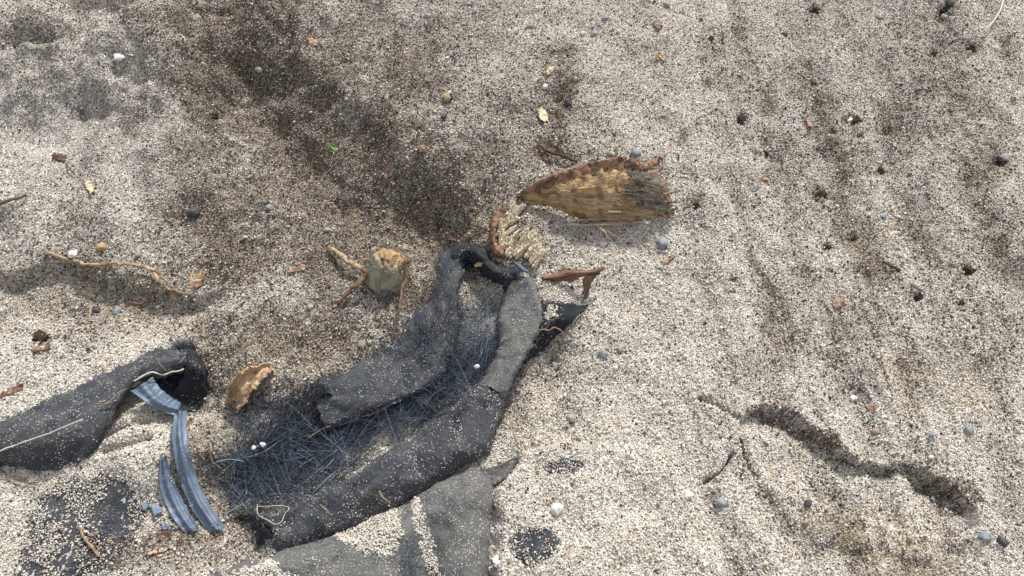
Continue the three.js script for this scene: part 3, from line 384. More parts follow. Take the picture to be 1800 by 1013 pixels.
// ---------------------------------------------------------------- wood
{ // the short broken stump with its roots
  const b = at(678, 486, 0), o = thing('broken_stump', 'short olive broken stump with torn fibrous top and three roots', 'stump', b);
  const up = new THREE.Vector3(0.22, 0.8, -0.5).normalize(), sx = new THREE.Vector3(1, 0, 0.1).cross(up).normalize(), sy = up.clone().cross(sx), nu = 60, nv = 16, top = [], nr = [];
  for (let i = 0; i <= nu; i++) { const a = (i % nu) / nu * 6.283185, A = [], B = [], r0 = 0.0245 * (1 + 0.08 * Math.sin(2 * a + 1) + 0.05 * n2(Math.cos(a) * 2, Math.sin(a) * 2) - 0.12 * Math.exp(-((((a + 0.2) % 6.283 - 2.2) / 0.14) ** 2))), hh = 0.022 + 0.007 * Math.sin(a + 2.2) + 0.009 * n2(Math.cos(a) * 1.6, Math.sin(a) * 1.6 + 3) + 0.002 * n2(i * 0.55, 4); for (let j = 0; j <= nv; j++) { const t = j / nv, r = r0 * (1.04 - 0.14 * t * t + 0.06 * Math.sin(t * 3)) + 0.0002 * n2(i * 0.6, t * 2.5), d = sx.clone().multiplyScalar(Math.cos(a)).addScaledVector(sy, Math.sin(a)); A.push(b.clone().addScaledVector(up, -0.008 + t * (hh + 0.008)).addScaledVector(d, r)); B.push(d); } top.push(A); nr.push(B); }
  part(o, 'trunk_wall', shell(top, nr, 0.004), M.woodOlive);
  const T = new Threads(), T2 = new Threads();
  for (let k = 0; k < 420; k++) { const a = rr(0, 6.283), rad = 0.0245 * Math.sqrt(rr(0.05, 1)), d = sx.clone().multiplyScalar(Math.cos(a)).addScaledVector(sy, Math.sin(a)); const p = b.clone().addScaledVector(up, rr(0.01, 0.019)).addScaledVector(d, rad); (rnd() < 0.7 ? T : T2).add(hair(p, up.clone().addScaledVector(d, rr(0, 0.7)).add(new THREE.Vector3(rr(-0.3, 0.3), 0, rr(-0.3, 0.3))).normalize(), rr(0.006, 0.019), 1.3, 5), rr(0.0004, 0.0012), 0.0002, 4); }
  stuff(part(o, 'torn_fibres', T.geo(), M.woodPale)); stuff(part(o, 'dark_torn_fibres', T2.geo(), M.wood));
  part(o, 'rotten_core', (() => { const g = new THREE.SphereGeometry(0.021, 24, 14); const p = g.attributes.position; for (let k = 0; k < p.count; k++) { const v = new THREE.Vector3().fromBufferAttribute(p, k); v.multiplyScalar(1 + 0.25 * n3(v.x * 160, v.y * 160, v.z * 160)); v.y *= 0.8; p.setXYZ(k, v.x, v.y, v.z); } g.computeVertexNormals(); g.translate(b.x + up.x * 0.014, b.y + up.y * 0.014, b.z + up.z * 0.014); return g; })(), M.wood);
  part(o, 'root', new Threads().add(trail([[576, 436, 6], [592, 442, 12], [612, 460, 14], [634, 472, 14], [652, 478, 12]], 26, 1.6), (t) => lerp(0.0027, 0.0036, t) * (1 + 0.15 * Math.sin(t * 22)), 0, 9).geo(), M.rootTan, 'pale tan thick root');
  part(o, 'root', new Threads().add(trail([[596, 534, 2], [606, 520, 8], [620, 506, 12], [632, 494, 14], [650, 482, 14]], 26, 1.8), (t) => lerp(0.0016, 0.0042, t) * (1 + 0.15 * Math.sin(t * 25)), 0, 9).geo(), M.rootBrown, 'red-brown thick root');
  part(o, 'root', new Threads().add(trail([[690, 600, 3], [694, 575, 7], [701, 545, 12], [705, 515, 16], [712, 490, 20], [716, 470, 26]], 30, 1.4), (t) => lerp(0.0012, 0.0022, t) * (1 + 0.15 * Math.sin(t * 30)), 0, 8).geo(), M.rootBrown, 'long thin hanging root');
  part(o, 'root', new Threads().add(trail([[600, 479, 4], [618, 480, 8], [640, 482, 10]], 14, 1), 0.0007, 0.0014, 6).geo(), M.rootTan);
  const F = new Threads(); for (let k = 0; k < 46; k++) F.add(hair(at(rr(640, 730), rr(470, 520), rr(2, 12)), new THREE.Vector3(rr(-1, 1), rr(-0.2, 0.4), rr(-0.2, 1)).normalize(), rr(0.008, 0.028), 1.6, 6), rr(0.0002, 0.0005), 0.00015);
  stuff(part(o, 'rootlets', F.geo(), M.rootDark));
}
function shard(c, dir, len, w, th, turn = 0) { // a sliver of wood, split at both ends
  const d = dir.clone().normalize(), a = new THREE.Vector3().crossVectors(d, new THREE.Vector3(Math.sin(turn), 1, Math.cos(turn))).normalize(), b = a.clone().cross(d), nu = 10, nv = 5, top = [], nr = [], s0 = rnd() * 50;
  for (let i = 0; i <= nu; i++) { const A = [], B = [], t = i / nu; for (let j = 0; j <= nv; j++) { const q = j / nv - 0.5, e = i === nu ? 0.3 * n2(j * 2.3, s0) : i === 0 ? 0.2 * n2(j * 2, s0 + 4) : 0; A.push(c.clone().addScaledVector(d, (t + e) * len).addScaledVector(a, q * w * (1 - 0.35 * t + 0.2 * n2(t * 3, s0))).addScaledVector(b, th * (0.5 - 2 * q * q) + 0.0016 * n2(t * 4 + s0, q * 4))); B.push(b); } top.push(A); nr.push(B); }
  return shell(top, nr, th * 1.4);
}
const facet = (g) => { const f = g.toNonIndexed(); f.computeVertexNormals(); f.userData = g.userData; return f; };
{ // the splintered stump beside the bark
  const o = thing('splintered_stump', 'pale splintered stump with red-brown bark rim, packed with sand', 'stump', at(905, 425, 0));
  const arc = [[900, 368], [886, 380], [876, 396], [873, 414], [878, 432], [890, 446], [906, 453], [920, 456]], spots = [];
  for (let k = 0; k < 44; k++) { const q = rnd() * 6.999, a = arc[q | 0], b = arc[(q | 0) + 1], t = q - (q | 0), w = rr(0, 17); spots.push([lerp(a[0], b[0], t) + w * 0.8, lerp(a[1], b[1], t) + (q < 3 ? w * 0.4 : -w * 0.5), rr(2, 7) * (1 - w / 30)]); }
  for (let k = 0; k < 40; k++) { const a = rnd(), b = rnd(); spots.push([916 + a * 20 + b * 12, 424 + a * 46 - b * 8, rr(1, 8)]); }
  for (const [u, v, h] of spots) { const a = 0.5 + gaussR() * 0.6; part(o, 'splinter', facet(shard(at(u, v + 3, h + 1), new THREE.Vector3(Math.sin(a), rr(0.35, 0.8), -Math.cos(a)), rr(0.006, 0.02), rr(0.003, 0.011), rr(0.0008, 0.0024), rr(-0.5, 0.9))), rnd() < 0.85 ? M.woodPale : M.wood); }
  part(o, 'bark_rim', sheet([[[884, 358, 1], [888, 364, 12], [896, 370, 6]], [[868, 380, 1], [872, 386, 16], [880, 392, 8]], [[861, 405, 1], [866, 410, 18], [874, 413, 8]], [[864, 432, 1], [869, 434, 15], [877, 432, 6]], [[878, 452, 1], [882, 448, 10], [888, 444, 4]]], { nu: 40, nv: 10, thick: 2.5, wrinkle: 2.4, wf: 120, fine: 1 }), M.bark, 'red-brown bark rim');
  const F = new Threads(); for (let k = 0; k < 18; k++) F.add(hair(at(rr(862, 950), rr(370, 470), rr(4, 14)), new THREE.Vector3(rr(-1, 1), rr(0, 0.8), rr(-1, 0.6)).normalize(), rr(0.005, 0.016), 0.8, 4), rr(0.0003, 0.0008), 0.00015, 3);
  stuff(part(o, 'wood_fibres', F.geo(), M.woodPale));
}
{ // the slab of bark standing on its lower edge
  const o = thing('bark_slab', 'propped slab of split bark with ochre fibrous inner face and rusty curled rim', 'bark', at(1050, 390));
  const g = sheet([
    [[912, 346, 4], [914, 349, 5], [917, 352, 4], [920, 355, 2]], [[950, 328, 22], [955, 340, 22], [962, 352, 16], [968, 362, 6]], [[990, 314, 34], [995, 335, 34], [1000, 356, 24], [1005, 380, 8]], [[1040, 300, 42], [1045, 328, 42], [1050, 358, 30], [1055, 388, 9]], [[1085, 286, 46], [1092, 318, 48], [1098, 352, 34], [1105, 390, 9]], [[1122, 292, 44], [1130, 318, 46], [1136, 350, 32], [1145, 384, 7]], [[1154, 284, 38], [1160, 316, 36], [1169, 346, 25], [1186, 378, 3]]],
    { nu: 100, nv: 40, thick: 2.6, wrinkle: 3.4, wf: 48, fine: 0.9, ragged: 1.6 });
  part(o, 'inner_face', g, M.wood, 'ochre fibrous inner face');
  part(o, 'curled_rim', sheet([[[905, 350, 3], [910, 344, 7], [916, 344, 7], [922, 352, 5]], [[940, 332, 20], [944, 320, 27], [952, 320, 30], [956, 334, 23]], [[980, 318, 32], [984, 304, 40], [994, 304, 42], [1000, 320, 35]], [[1020, 308, 36], [1024, 292, 46], [1034, 290, 48], [1040, 308, 42]], [[1060, 298, 40], [1064, 284, 50], [1074, 282, 51], [1078, 300, 46]], [[1085, 292, 42], [1088, 278, 52], [1096, 277, 53], [1102, 296, 47]]], { nu: 80, nv: 20, thick: 2.4, wrinkle: 3.4, wf: 46, fine: 1.3, ragged: 2 }), M.bark, 'rust-brown curled outer bark');
  part(o, 'split_tip', sheet([[[1092, 292, 44], [1100, 282, 52], [1112, 280, 52], [1116, 300, 46]], [[1114, 302, 44], [1120, 292, 50], [1130, 292, 50], [1134, 306, 44]], [[1130, 302, 40], [1138, 288, 46], [1146, 286, 46], [1150, 300, 38]], [[1148, 290, 34], [1152, 278, 40], [1158, 276, 40], [1160, 286, 34]]], { nu: 40, nv: 14, thick: 2.5, wrinkle: 4, wf: 110, fine: 1, ragged: 3 }), M.bark);
  part(o, 'grey_patch', sheet([[[1092, 302, 46.5], [1094, 322, 46.5], [1090, 340, 39], [1100, 362, 24]], [[1106, 293, 48], [1114, 318, 50], [1120, 344, 40], [1128, 370, 17]], [[1124, 294, 46.5], [1132, 318, 48.5], [1138, 346, 37], [1146, 374, 12]], [[1153, 290, 39], [1161, 318, 38], [1170, 346, 27], [1185, 374, 5]]], { nu: 50, nv: 36, thick: 0.6, wrinkle: 3, wf: 90, fine: 1.2, ragged: 3 }), M.barkGrey, 'grey weathered end');
  for (const [u, v, h, a] of [[1086, 288, 44, 0.1], [1096, 284, 45, 0.5], [1110, 298, 44, 0.9], [1122, 302, 42, 0.6], [1134, 298, 40, 0.8], [1146, 292, 36, 1.1], [1152, 302, 34, 1.3], [1158, 322, 30, 1.7], [1164, 338, 24, 1.6], [1172, 352, 16, 1.9], [1176, 366, 9, 1.8], [1160, 374, 8, 2.0], [1120, 288, 42, 0.4], [1070, 290, 44, 0.2]]) part(o, 'splinter', shard(at(u - 4, v + 4, h), new THREE.Vector3(Math.sin(a), rr(0.1, 0.7), -Math.cos(a)), rr(0.01, 0.022), rr(0.0018, 0.005), 0.0009, rr(0, 6)), rnd() < 0.35 ? M.bark : rnd() < 0.5 ? M.wood : M.barkGrey);
  part(o, 'loose_flake', sheet([[[1146, 314, 26], [1152, 330, 22], [1160, 346, 15], [1170, 358, 9]], [[1156, 318, 22], [1162, 332, 20], [1170, 348, 14], [1176, 362, 6]], [[1172, 318, 16], [1176, 332, 16], [1179, 348, 11], [1180, 364, 5]]], { nu: 20, nv: 18, thick: 1.2, wrinkle: 1.4 }), M.leafRed, 'russet loose flake');
  for (const [a, b, w] of [[[996, 394, 6], [1052, 396, 16], 0.0016], [[1020, 398, 6], [1100, 390, 14], 0.0012], [[1055, 400, 12], [1076, 428, 4], 0.0017], [[1048, 396, 12], [1120, 394, 6], 0.0016], [[1060, 402, 9], [1122, 428, 2], 0.0014], [[1062, 398, 10], [1094, 412, 4], 0.002], [[1110, 392, 8], [1186, 376, 3], 0.0013], [[1150, 372, 8], [1216, 346, 6], 0.0008], [[1000, 386, 12], [1090, 384, 18], 0.001], [[1070, 372, 30], [1160, 384, 12], 0.001]]) part(o, 'splinter', new Threads().add(trail([a, [(a[0] + b[0]) / 2, (a[1] + b[1]) / 2 + rr(-4, 5), (a[2] + b[2]) / 2 + 2], b], 14, 0.8), w, w * 0.25, 5).geo(), w > 0.0018 ? M.leafTan : M.woodPale);
  const F = new Threads(), F2 = new Threads(); for (let k = 0; k < 240; k++) { const s = rnd(), q = rnd(), c = g.userData.top[Math.floor(20 + s * 68)][Math.floor(q * 38)].clone(); c.y += 0.0012; F.add(hair(c, new THREE.Vector3(0.9, rr(0, 0.1), rr(-0.1, 0.35)).normalize(), rr(0.008, 0.03), 0.3, 4), rr(0.0002, 0.0006), 0.00015); } for (let k = 0; k < 120; k++) { const s = rnd(), c = g.userData.top[Math.floor(62 + s * 28)][Math.floor(rnd() * 34)].clone(); F2.add(hair(c, new THREE.Vector3(rr(0.2, 1), rr(0.1, 0.7), rr(-0.6, 0.3)).normalize(), rr(0.006, 0.018), 0.8, 4), rr(0.0002, 0.0005), 0.00015); }
  stuff(part(o, 'wood_fibres', F.geo(), M.woodPale)); stuff(part(o, 'grey_fibres', F2.geo(), M.barkGrey));
}
{ // the forked curl of bark below it
  const o = thing('bark_curl', 'forked dark red curl of bark resting on grey sand', 'bark', at(1000, 490));
  part(o, 'curled_strip', sheet([[[952, 488, 1], [954, 490, 3], [957, 492, 1]], [[978, 480, 4], [980, 487, 9], [984, 493, 3]], [[992, 472, 12], [998, 483, 14], [1006, 497, 4]], [[1012, 474, 16], [1016, 481, 18], [1022, 487, 12]], [[1040, 475, 20], [1042, 479, 21], [1044, 483, 18]], [[1062, 468, 24], [1063, 470, 25], [1064, 473, 23]]], { nu: 40, nv: 12, thick: 1.2, wrinkle: 1, ragged: 1 }), M.leafRed);
  part(o, 'hanging_strip', sheet([[[1030, 484, 17], [1046, 482, 20], [1060, 474, 23]], [[1024, 496, 12], [1036, 494, 16], [1048, 486, 18]], [[1024, 508, 5], [1032, 506, 9], [1040, 498, 11]], [[1027, 526, 1], [1029, 525, 2], [1031, 524, 2]]], { nu: 24, nv: 12, thick: 1.2, wrinkle: 1.2 }), M.leafRed, 'dark red hanging strip');
}
{ // a dull plastic stub below the stump, and a short one by the splinters
  single('plastic_stub', 'dull grey plastic stub in the shade of the olive stump', 'plastic', sheet([[[658, 500, 2], [674, 499, 9], [692, 500, 2]], [[657, 512, 5], [674, 511, 13], [692, 511, 5]], [[661, 526, 1], [675, 526, 4], [690, 524, 1]]], { nu: 18, nv: 18, thick: 2, wrinkle: 1 }), M.feltDusty, at(675, 515));
  single('plastic_strip', 'short blue-grey plastic strip between the splintered stump and the felt loop', 'plastic', sheet([[[900, 463, 20], [905, 461, 24], [910, 462, 21]], [[908, 472, 22], [914, 469, 26], [920, 470, 22]], [[917, 480, 20], [923, 477, 24], [930, 478, 19]]], { nu: 12, nv: 12, thick: 1.6, wrinkle: 0.4 }), M.plastic, at(912, 474));
}

// ---------------------------------------------------------------- leaves, roots, twigs
const leaf = (name, label, cat, rows, mat, opt = {}) => { const c = rows[rows.length >> 1][1]; return single(name, label, cat, sheet(rows, { nu: 24, nv: 14, thick: 0.5, wrinkle: 1.0, wf: 120, ragged: 1.2, fine: 0.4, ...opt }), mat, at(c[0], c[1])); };
leaf('curled_leaf', 'large curled tan leaf lying beside the black felt', 'leaf', [[[397, 708, 5], [402, 716, 2], [412, 722, 3], [422, 722, 8]], [[401, 686, 15], [410, 692, 6], [422, 700, 7], [432, 704, 14]], [[412, 666, 19], [422, 672, 9], [434, 680, 10], [445, 686, 17]], [[428, 652, 20], [438, 658, 10], [450, 664, 11], [460, 668, 19]], [[450, 642, 17], [458, 646, 10], [466, 652, 11], [474, 654, 18]], [[472, 637, 9], [478, 640, 6], [482, 644, 6], [482, 650, 9]]], M.leafTan, { nu: 60, nv: 30, wrinkle: 3, wf: 75, thick: 0.9, ragged: 2.5, fine: 0.8 });
const chip = (label, u, v, a, b, th, mat, name = 'leaf_fragment', hh = 5) => { const lift = hh > 15 ? hh - 6 : 0, h = hh > 15 ? 4 : hh; // a ragged scrap of leaf, a marks long and b wide
  const C = Math.cos(th), S = Math.sin(th), k = u * 0.37, rows = [-1, -0.4, 0.3, 1].map((s, i) => [-1, -0.3, 0.35, 1].map((t, j) => { const w = 1 - 0.45 * s * s + 0.25 * n2(i * 2 + k, j * 3); return [u + C * s * a + S * t * b * w, v - S * s * a + C * t * b * w, lift + Math.max(0.8, h * (0.25 + 0.5 * t * Math.sin(k * 9) + 0.45 * s * Math.cos(k * 5) + 0.5 * t * t * s * s + 0.3 * n2(i * 1.3 + k, j * 1.3)))]; }));
  return leaf(name, label, 'leaf', rows, mat);
};
chip('cracked orange-brown leaf fragment below the end of the forked root', 346, 490, 16, 11, 1.0, M.leafTan);
chip('reddish leaf fragment on dark speckled sand', 745, 259, 10, 8, 0.4, M.leafPink);
chip('small rust leaf fragment caught on dark grit', 549, 70, 10, 7, -0.6, M.leafTan);
chip('crumpled pinkish leaf beside a dark hollow', 684, 300, 13, 7, 1.2, M.leafPink);
chip('pale pink sliver of leaf on cream sand', 521, 472, 16, 5, 0.25, M.leafPink, 'leaf_sliver', 3);
chip('pinkish leaf chip lying above the footprint', 1531, 717, 9, 6, -0.7, M.leafPink, 'leaf_fragment', 3);
chip('cream seed husk standing on grey crusted sand', 157, 326, 13, 6, -1.1, M.leafPale, 'seed_husk');
chip('cream curled leaf scrap at the head of the tangled rootlets', 967, 122, 10, 6, 0.9, M.leafPale);
chip('torn cream leaf scrap at the foot of the tangled rootlets', 955, 201, 13, 7, -1.1, M.leafPale);
chip('dark rust bud scale on bright sand', 1155, 44, 8, 5, -0.5, M.leafRed, 'bud_scale');
chip('brown bud scale above a pitted runnel', 1163, 97, 9, 5, -0.8, M.leafTan, 'bud_scale');
chip('pink-brown crumpled leaf on the bright runnel', 1474, 531, 11, 9, 0.5, M.leafPink);
chip('red-brown leaf crumb below the broken pipe rim', 288, 942, 13, 8, 0.1, M.leafPink);
chip('brown leaf crumb under the forked root', 305, 517, 14, 6, -0.2, M.leafRed);
chip('red-brown scale beside the dark soil clod', 72, 612, 17, 5, 0.35, M.leafRed, 'bud_scale');
chip('rusty leaf sliver hidden between pipe rim and fibres', 330, 748, 14, 5, 1.1, M.leafRed, 'leaf_sliver');
chip('long brown scale on grey crust above the seed husk', 104, 276, 12, 6, -0.35, M.rootDark, 'bud_scale');
chip('small rust chip between two runnels', 1423, 215, 8, 4, -1.0, M.leafPink);
chip('ochre leaf chip on the right-hand slope', 1347, 312, 9, 5, 0.2, M.leafTan);
chip('dull pink chip below the blue pebble', 1172, 457, 10, 5, 0.5, M.leafPink, 'leaf_fragment', 3);
chip('reddish crumb on the sand patch over the grey sheet', 640, 968, 5, 4, 0.3, M.leafRed, 'leaf_fragment', 26);
chip('orange crumb on the sand patch over the grey sheet', 664, 969, 6, 5, 0.9, M.leafTan, 'leaf_fragment', 26);
chip('brown scrap of leaf deep in the lower sand hollow', 280, 968, 22, 4, 0.25, M.leafTan, 'leaf_sliver', 3);
chip('dark brown leaf edge on cream sand near the sock', 20, 688, 22, 5, 0.4, M.leafRed, 'leaf_sliver', 3);
chip('rust flake caught on the black loop', 842, 464, 9, 3, 0.4, M.leafTan, 'leaf_sliver', 24);
chip('pinkish sliver near the olive stump', 785, 415, 16, 6, -0.3, M.leafPink, 'leaf_sliver', 3);
{
  const o = thing('green_sprout', 'tiny bright green seedling with two leaves in dark grit', 'seedling', at(583, 262));
  part(o, 'seed_leaf', sheet([[[572, 254, 9], [574, 257, 10], [576, 260, 9]], [[577, 252, 13], [579, 256, 12], [580, 260, 11]], [[584, 258, 11], [585, 259, 11], [585, 261, 11]]], { nu: 10, nv: 8, thick: 0.4, wrinkle: 0.3, ragged: 0 }), M.sprout);
  part(o, 'seed_leaf', sheet([[[585, 259, 11], [585, 261, 11], [584, 262, 11]], [[590, 258, 13], [591, 262, 12], [589, 265, 11]], [[594, 262, 10], [594, 264, 10], [593, 266, 9]]], { nu: 10, nv: 8, thick: 0.4, wrinkle: 0.3, ragged: 0 }), M.sprout);
  part(o, 'stem', new Threads().add(trail([[583, 268, 0], [584, 262, 6], [585, 260, 11]], 8, 0.1), 0.0005, 0.0004, 5).geo(), M.sprout);
}
const root = (name, label, marks, r0, r1, mat, n = 30, wob = 1.2) => single(name, label, /twig/.test(name) ? 'twig' : /thread|wire/.test(name) ? 'thread' : 'root', new Threads().add(trail(marks, n, wob), (t) => lerp(r0, r1, t) * 0.001 * (1 + 0.14 * Math.sin(t * 31 + marks[0][0])), 0, r0 > 0.6 ? 8 : 5).geo(), mat, at(marks[0][0], marks[0][1], marks[0][2] ?? 2));
{
  const o = thing('forked_root', 'long pale forked root lying along the sand ledge', 'root', at(200, 465));
  part(o, 'main_root', new Threads().add(trail([[78, 444, 3], [96, 449, 5], [116, 456, 6], [140, 462, 7], [168, 466, 7], [200, 463, 8], [232, 466, 9], [258, 470, 9], [268, 476, 9], [276, 490, 8], [290, 502, 6], [306, 511, 4], [322, 516, 2]], 60, 1.8, 90), (t) => (t < 0.75 ? lerp(1.9, 2.5, t) : lerp(2.2, 0.6, (t - 0.75) * 4)) * 0.001 * (1 + 0.13 * Math.sin(t * 60)), 0, 9).geo(), M.rootTan);
  const mainRoot = o.children[0];
  part(mainRoot, 'side_root', new Threads().add(trail([[190, 466, 7], [172, 470, 6], [156, 478, 6], [146, 486, 5], [137, 495, 3]], 24, 1.2, 90), 0.0016, 0.0006, 7).geo(), M.rootTan);
  part(mainRoot, 'split_strand', new Threads().add(trail([[262, 472, 10], [280, 484, 9], [298, 500, 7], [312, 512, 3]], 20, 0.8), 0.0011, 0.0005, 6).geo(), M.rootTan);
  part(mainRoot, 'split_strand', new Threads().add(trail([[266, 474, 12], [284, 482, 11], [300, 494, 8]], 20, 0.8), 0.0007, 0.0003, 6).geo(), M.rootTan);
}
root('rootlet', 'thin pale rootlet above the ledge', [[70, 405, 2], [95, 398, 4], [118, 388, 5], [138, 378, 3]], 0.5, 0.9, M.rootTan);
root('bark_strip_twig', 'curved red-brown twig at the crusted mound', [[-14, 372, 2], [6, 356, 6], [26, 350, 8], [46, 342, 3]], 2.2, 1.6, M.rootBrown);
root('arched_rootlet', 'white arched rootlet on the gritty slope', [[1768, -14, 3], [1762, 8, 9], [1752, 30, 12], [1738, 46, 12], [1722, 58, 9], [1704, 64, 2]], 1.2, 0.7, M.rootWhite, 30, 0.6);
root('bent_twig', 'bent grey-brown twig at the foot of the tangled rootlets', [[944, 252, 3], [955, 262, 8], [972, 268, 9], [992, 276, 8], [1016, 285, 3]], 1.6, 2.0, M.rootDark);
root('rootlet', 'pale rootlet reaching sideways from the bent twig', [[908, 278, 2], [920, 268, 5], [934, 260, 6], [946, 254, 4]], 0.5, 0.8, M.rootTan);
root('twig', 'slim tan twig leaning against the tangled rootlets', [[968, 208, 3], [978, 213, 6], [992, 221, 2]], 0.9, 0.6, M.rootTan);
root('rootlet', 'fine curved rootlet beside the dark pebbles', [[1002, 150, 3], [1008, 160, 8], [1020, 168, 6], [1036, 170, 2]], 0.5, 0.4, M.rootTan);
root('rootlet', 'fine rootlet hooking round the cream leaf scrap', [[962, 148, 3], [958, 132, 8], [962, 118, 9], [966, 106, 3]], 0.5, 0.4, M.rootTan);
root('rootlet', 'fine grey rootlet crossing the tangle', [[988, 192, 3], [992, 176, 8], [998, 164, 8], [1004, 148, 3]], 0.5, 0.4, M.rootTan);
root('rootlet', 'pale crooked rootlet lying over the black flap', [[934, 590, 20], [950, 580, 20], [966, 582, 17], [976, 576, 16], [990, 584, 8], [998, 590, 3]], 1.0, 0.7, M.rootTan);
root('rootlet', 'pale rootlet at the edge of the black flap', [[1008, 566, 6], [1018, 556, 7], [1030, 548, 4]], 0.9, 0.7, M.rootTan);
root('loose_thread', 'long pale thread stretched over the black sock', [[-10, 796, 27], [40, 778, 29], [90, 760, 30], [146, 737, 31]], 0.7, 0.5, M.rootWhite, 30, 0.4);
root('loose_thread', 'white ragged thread along the lip of the sock', [[236, 668, 31], [262, 657, 38], [288, 659, 34], [304, 655, 38], [323, 649, 36]], 0.9, 0.7, M.rootWhite, 30, 1.4);
root('loose_thread', 'grey thread hanging along the fold of the sock', [[176, 716, 30], [196, 704, 32], [212, 690, 34], [222, 684, 36]], 1.0, 0.6, M.rootTan);
root('twig', 'short brown twig caught on top of the sock', [[274, 634, 38], [282, 642, 41], [292, 654, 40]], 1.3, 0.9, M.rootBrown);
root('loose_wire', 'white bent wire loop at the tail of the long fold', [[452, 887, 26], [453, 903, 26], [470, 915, 25], [484, 922, 27], [496, 916, 28], [501, 904, 29], [508, 894, 27], [500, 890, 29], [480, 890, 30], [455, 890, 26]], 0.32, 0.28, M.rootWhite, 44, 0.5);
root('rootlet', 'brown rootlet crossing the sand beside felt patches', [[138, 924, 2], [146, 942, 4], [158, 958, 5], [176, 978, 2]], 0.9, 1.6, M.rootTan);
root('rootlet', 'thin brown rootlet below the black sock', [[-10, 818, 5], [14, 834, 4], [36, 846, 4], [66, 850, 2]], 1.0, 0.6, M.rootBrown);
root('rootlet', 'thin rootlet beside the fibre mat', [[366, 792, 2], [374, 810, 6], [388, 824, 5], [402, 842, 2]], 0.6, 0.9, M.rootTan);
root('rootlet', 'pinkish rootlet leaving the bark slab', [[1172, 378, 3], [1192, 366, 8], [1206, 356, 8], [1220, 346, 3]], 0.6, 0.4, M.rootTan);
root('twig', 'short dark twig on the runnelled slope', [[1552, 460, 2], [1566, 468, 5], [1583, 476, 2]], 1.2, 2.0, M.rootDark);
root('twig', 'thin dark twig under the arched rootlet', [[1762, 80, 2], [1774, 66, 5], [1790, 56, 2]], 0.9, 0.6, M.rootDark);
root('twig', 'small brown twig below the pitted runnel', [[1602, 500, 2], [1612, 506, 4], [1622, 512, 2]], 0.9, 1.1, M.rootBrown);
root('twig', 'flat grey-red twig on the gritty slope', [[1610, 160, 2], [1620, 158, 4], [1634, 158, 2]], 1.4, 1.1, M.rootBrown);
root('rootlet', 'slanting rootlet below the green seedling', [[546, 300, 2], [549, 286, 6], [553, 268, 3]], 0.6, 0.4, M.rootTan);
root('rootlet', 'tan rootlet under the forked root', [[226, 533, 2], [250, 532, 3], [272, 529, 2]], 1.2, 0.8, M.leafPink);
root('twig', 'red-brown twig trailing from the long scale', [[116, 288, 3], [124, 300, 5], [130, 308, 3]], 1.0, 1.3, M.rootBrown);
root('rootlet', 'faint rootlet on dark grit near the cream sand', [[524, 392, 2], [548, 391, 3], [572, 392, 2]], 0.4, 0.3, M.rootTan);
root('rootlet', 'straight pale rootlet on cream sand above the felt corner', [[514, 586, 2], [518, 598, 4], [522, 608, 2]], 0.5, 0.4, M.rootTan);
root('twig', 'slender twig lying across the fibre mat', [[540, 772, 8], [572, 752, 16], [610, 738, 20], [650, 730, 20], [684, 714, 18]], 0.9, 0.6, M.rootTan, 34, 0.6);
root('rootlet', 'short tan rootlet on the long dark fold', [[563, 888, 30], [572, 894, 33], [580, 904, 31]], 0.8, 0.6, M.rootTan);
root('rootlet', 'curved tan rootlet near the middle of the long fold', [[668, 864, 30], [674, 874, 32], [684, 884, 26]], 1.0, 0.7, M.rootTan);

// fine dead rootlets in the grit, too many and too thin to count
{
  const T = new Threads(), Q = (u, v, su, sv, n, L) => { for (let k = 0; k < n; k++) { const a = rr(0, 6.283); T.add(hair(at(u + gaussR() * su, v + gaussR() * sv, rr(2.5, 6)), new THREE.Vector3(Math.cos(a), rr(0, 0.25), Math.sin(a)), rr(0.4, 1) * L, 1, 6), rr(0.0002, 0.00045), 0.00015); } };
  Q(985, 165, 22, 36, 70, 0.03); Q(955, 270, 32, 14, 70, 0.032); Q(560, 280, 40, 50, 40, 0.03); Q(400, 120, 50, 60, 40, 0.03); Q(700, 200, 200, 160, 60, 0.02); Q(420, 420, 160, 60, 60, 0.025); Q(1540, 250, 220, 220, 60, 0.02); Q(300, 960, 90, 30, 40, 0.025); Q(740, 520, 40, 40, 50, 0.03); Q(250, 300, 200, 160, 40, 0.02); Q(900, 500, 800, 450, 110, 0.016);
  const m = new THREE.Mesh(T.geo(), M.rootBrown); m.name = 'fine_rootlets'; m.userData = { kind: 'stuff', label: 'fine dead rootlets scattered through the sand', category: 'rootlets' }; m.castShadow = m.receiveShadow = true; scene.add(m);
}

// ---------------------------------------------------------------- pebbles and soil clods
const rock = (s, rough, detail = 2) => { const g = new THREE.IcosahedronGeometry(1, detail), p = g.attributes.position; for (let k = 0; k < p.count; k++) { const v = new THREE.Vector3().fromBufferAttribute(p, k).normalize(); const r = 1 + rough * (n3(v.x * 1.3 + s, v.y * 1.3, v.z * 1.3) + 0.4 * n3(v.x * 3 + s, v.y * 3, v.z * 3)); v.multiplyScalar(r); p.setXYZ(k, v.x, v.y, v.z); } g.computeVertexNormals(); return g; };
const smooth = (g) => { const p = g.attributes.position, n = g.attributes.normal, m = new Map(), key = (k) => `${p.getX(k).toFixed(4)},${p.getY(k).toFixed(4)},${p.getZ(k).toFixed(4)}`; for (let k = 0; k < p.count; k++) { const q = m.get(key(k)) ?? new THREE.Vector3(); q.add(new THREE.Vector3().fromBufferAttribute(n, k)); m.set(key(k), q); } for (let k = 0; k < p.count; k++) { const q = m.get(key(k)).clone().normalize(); n.setXYZ(k, q.x, q.y, q.z); } return g; };
const ROCKS = [1, 2, 3, 4, 5, 6].map((k) => smooth(rock(k * 17.3, 0.34)));
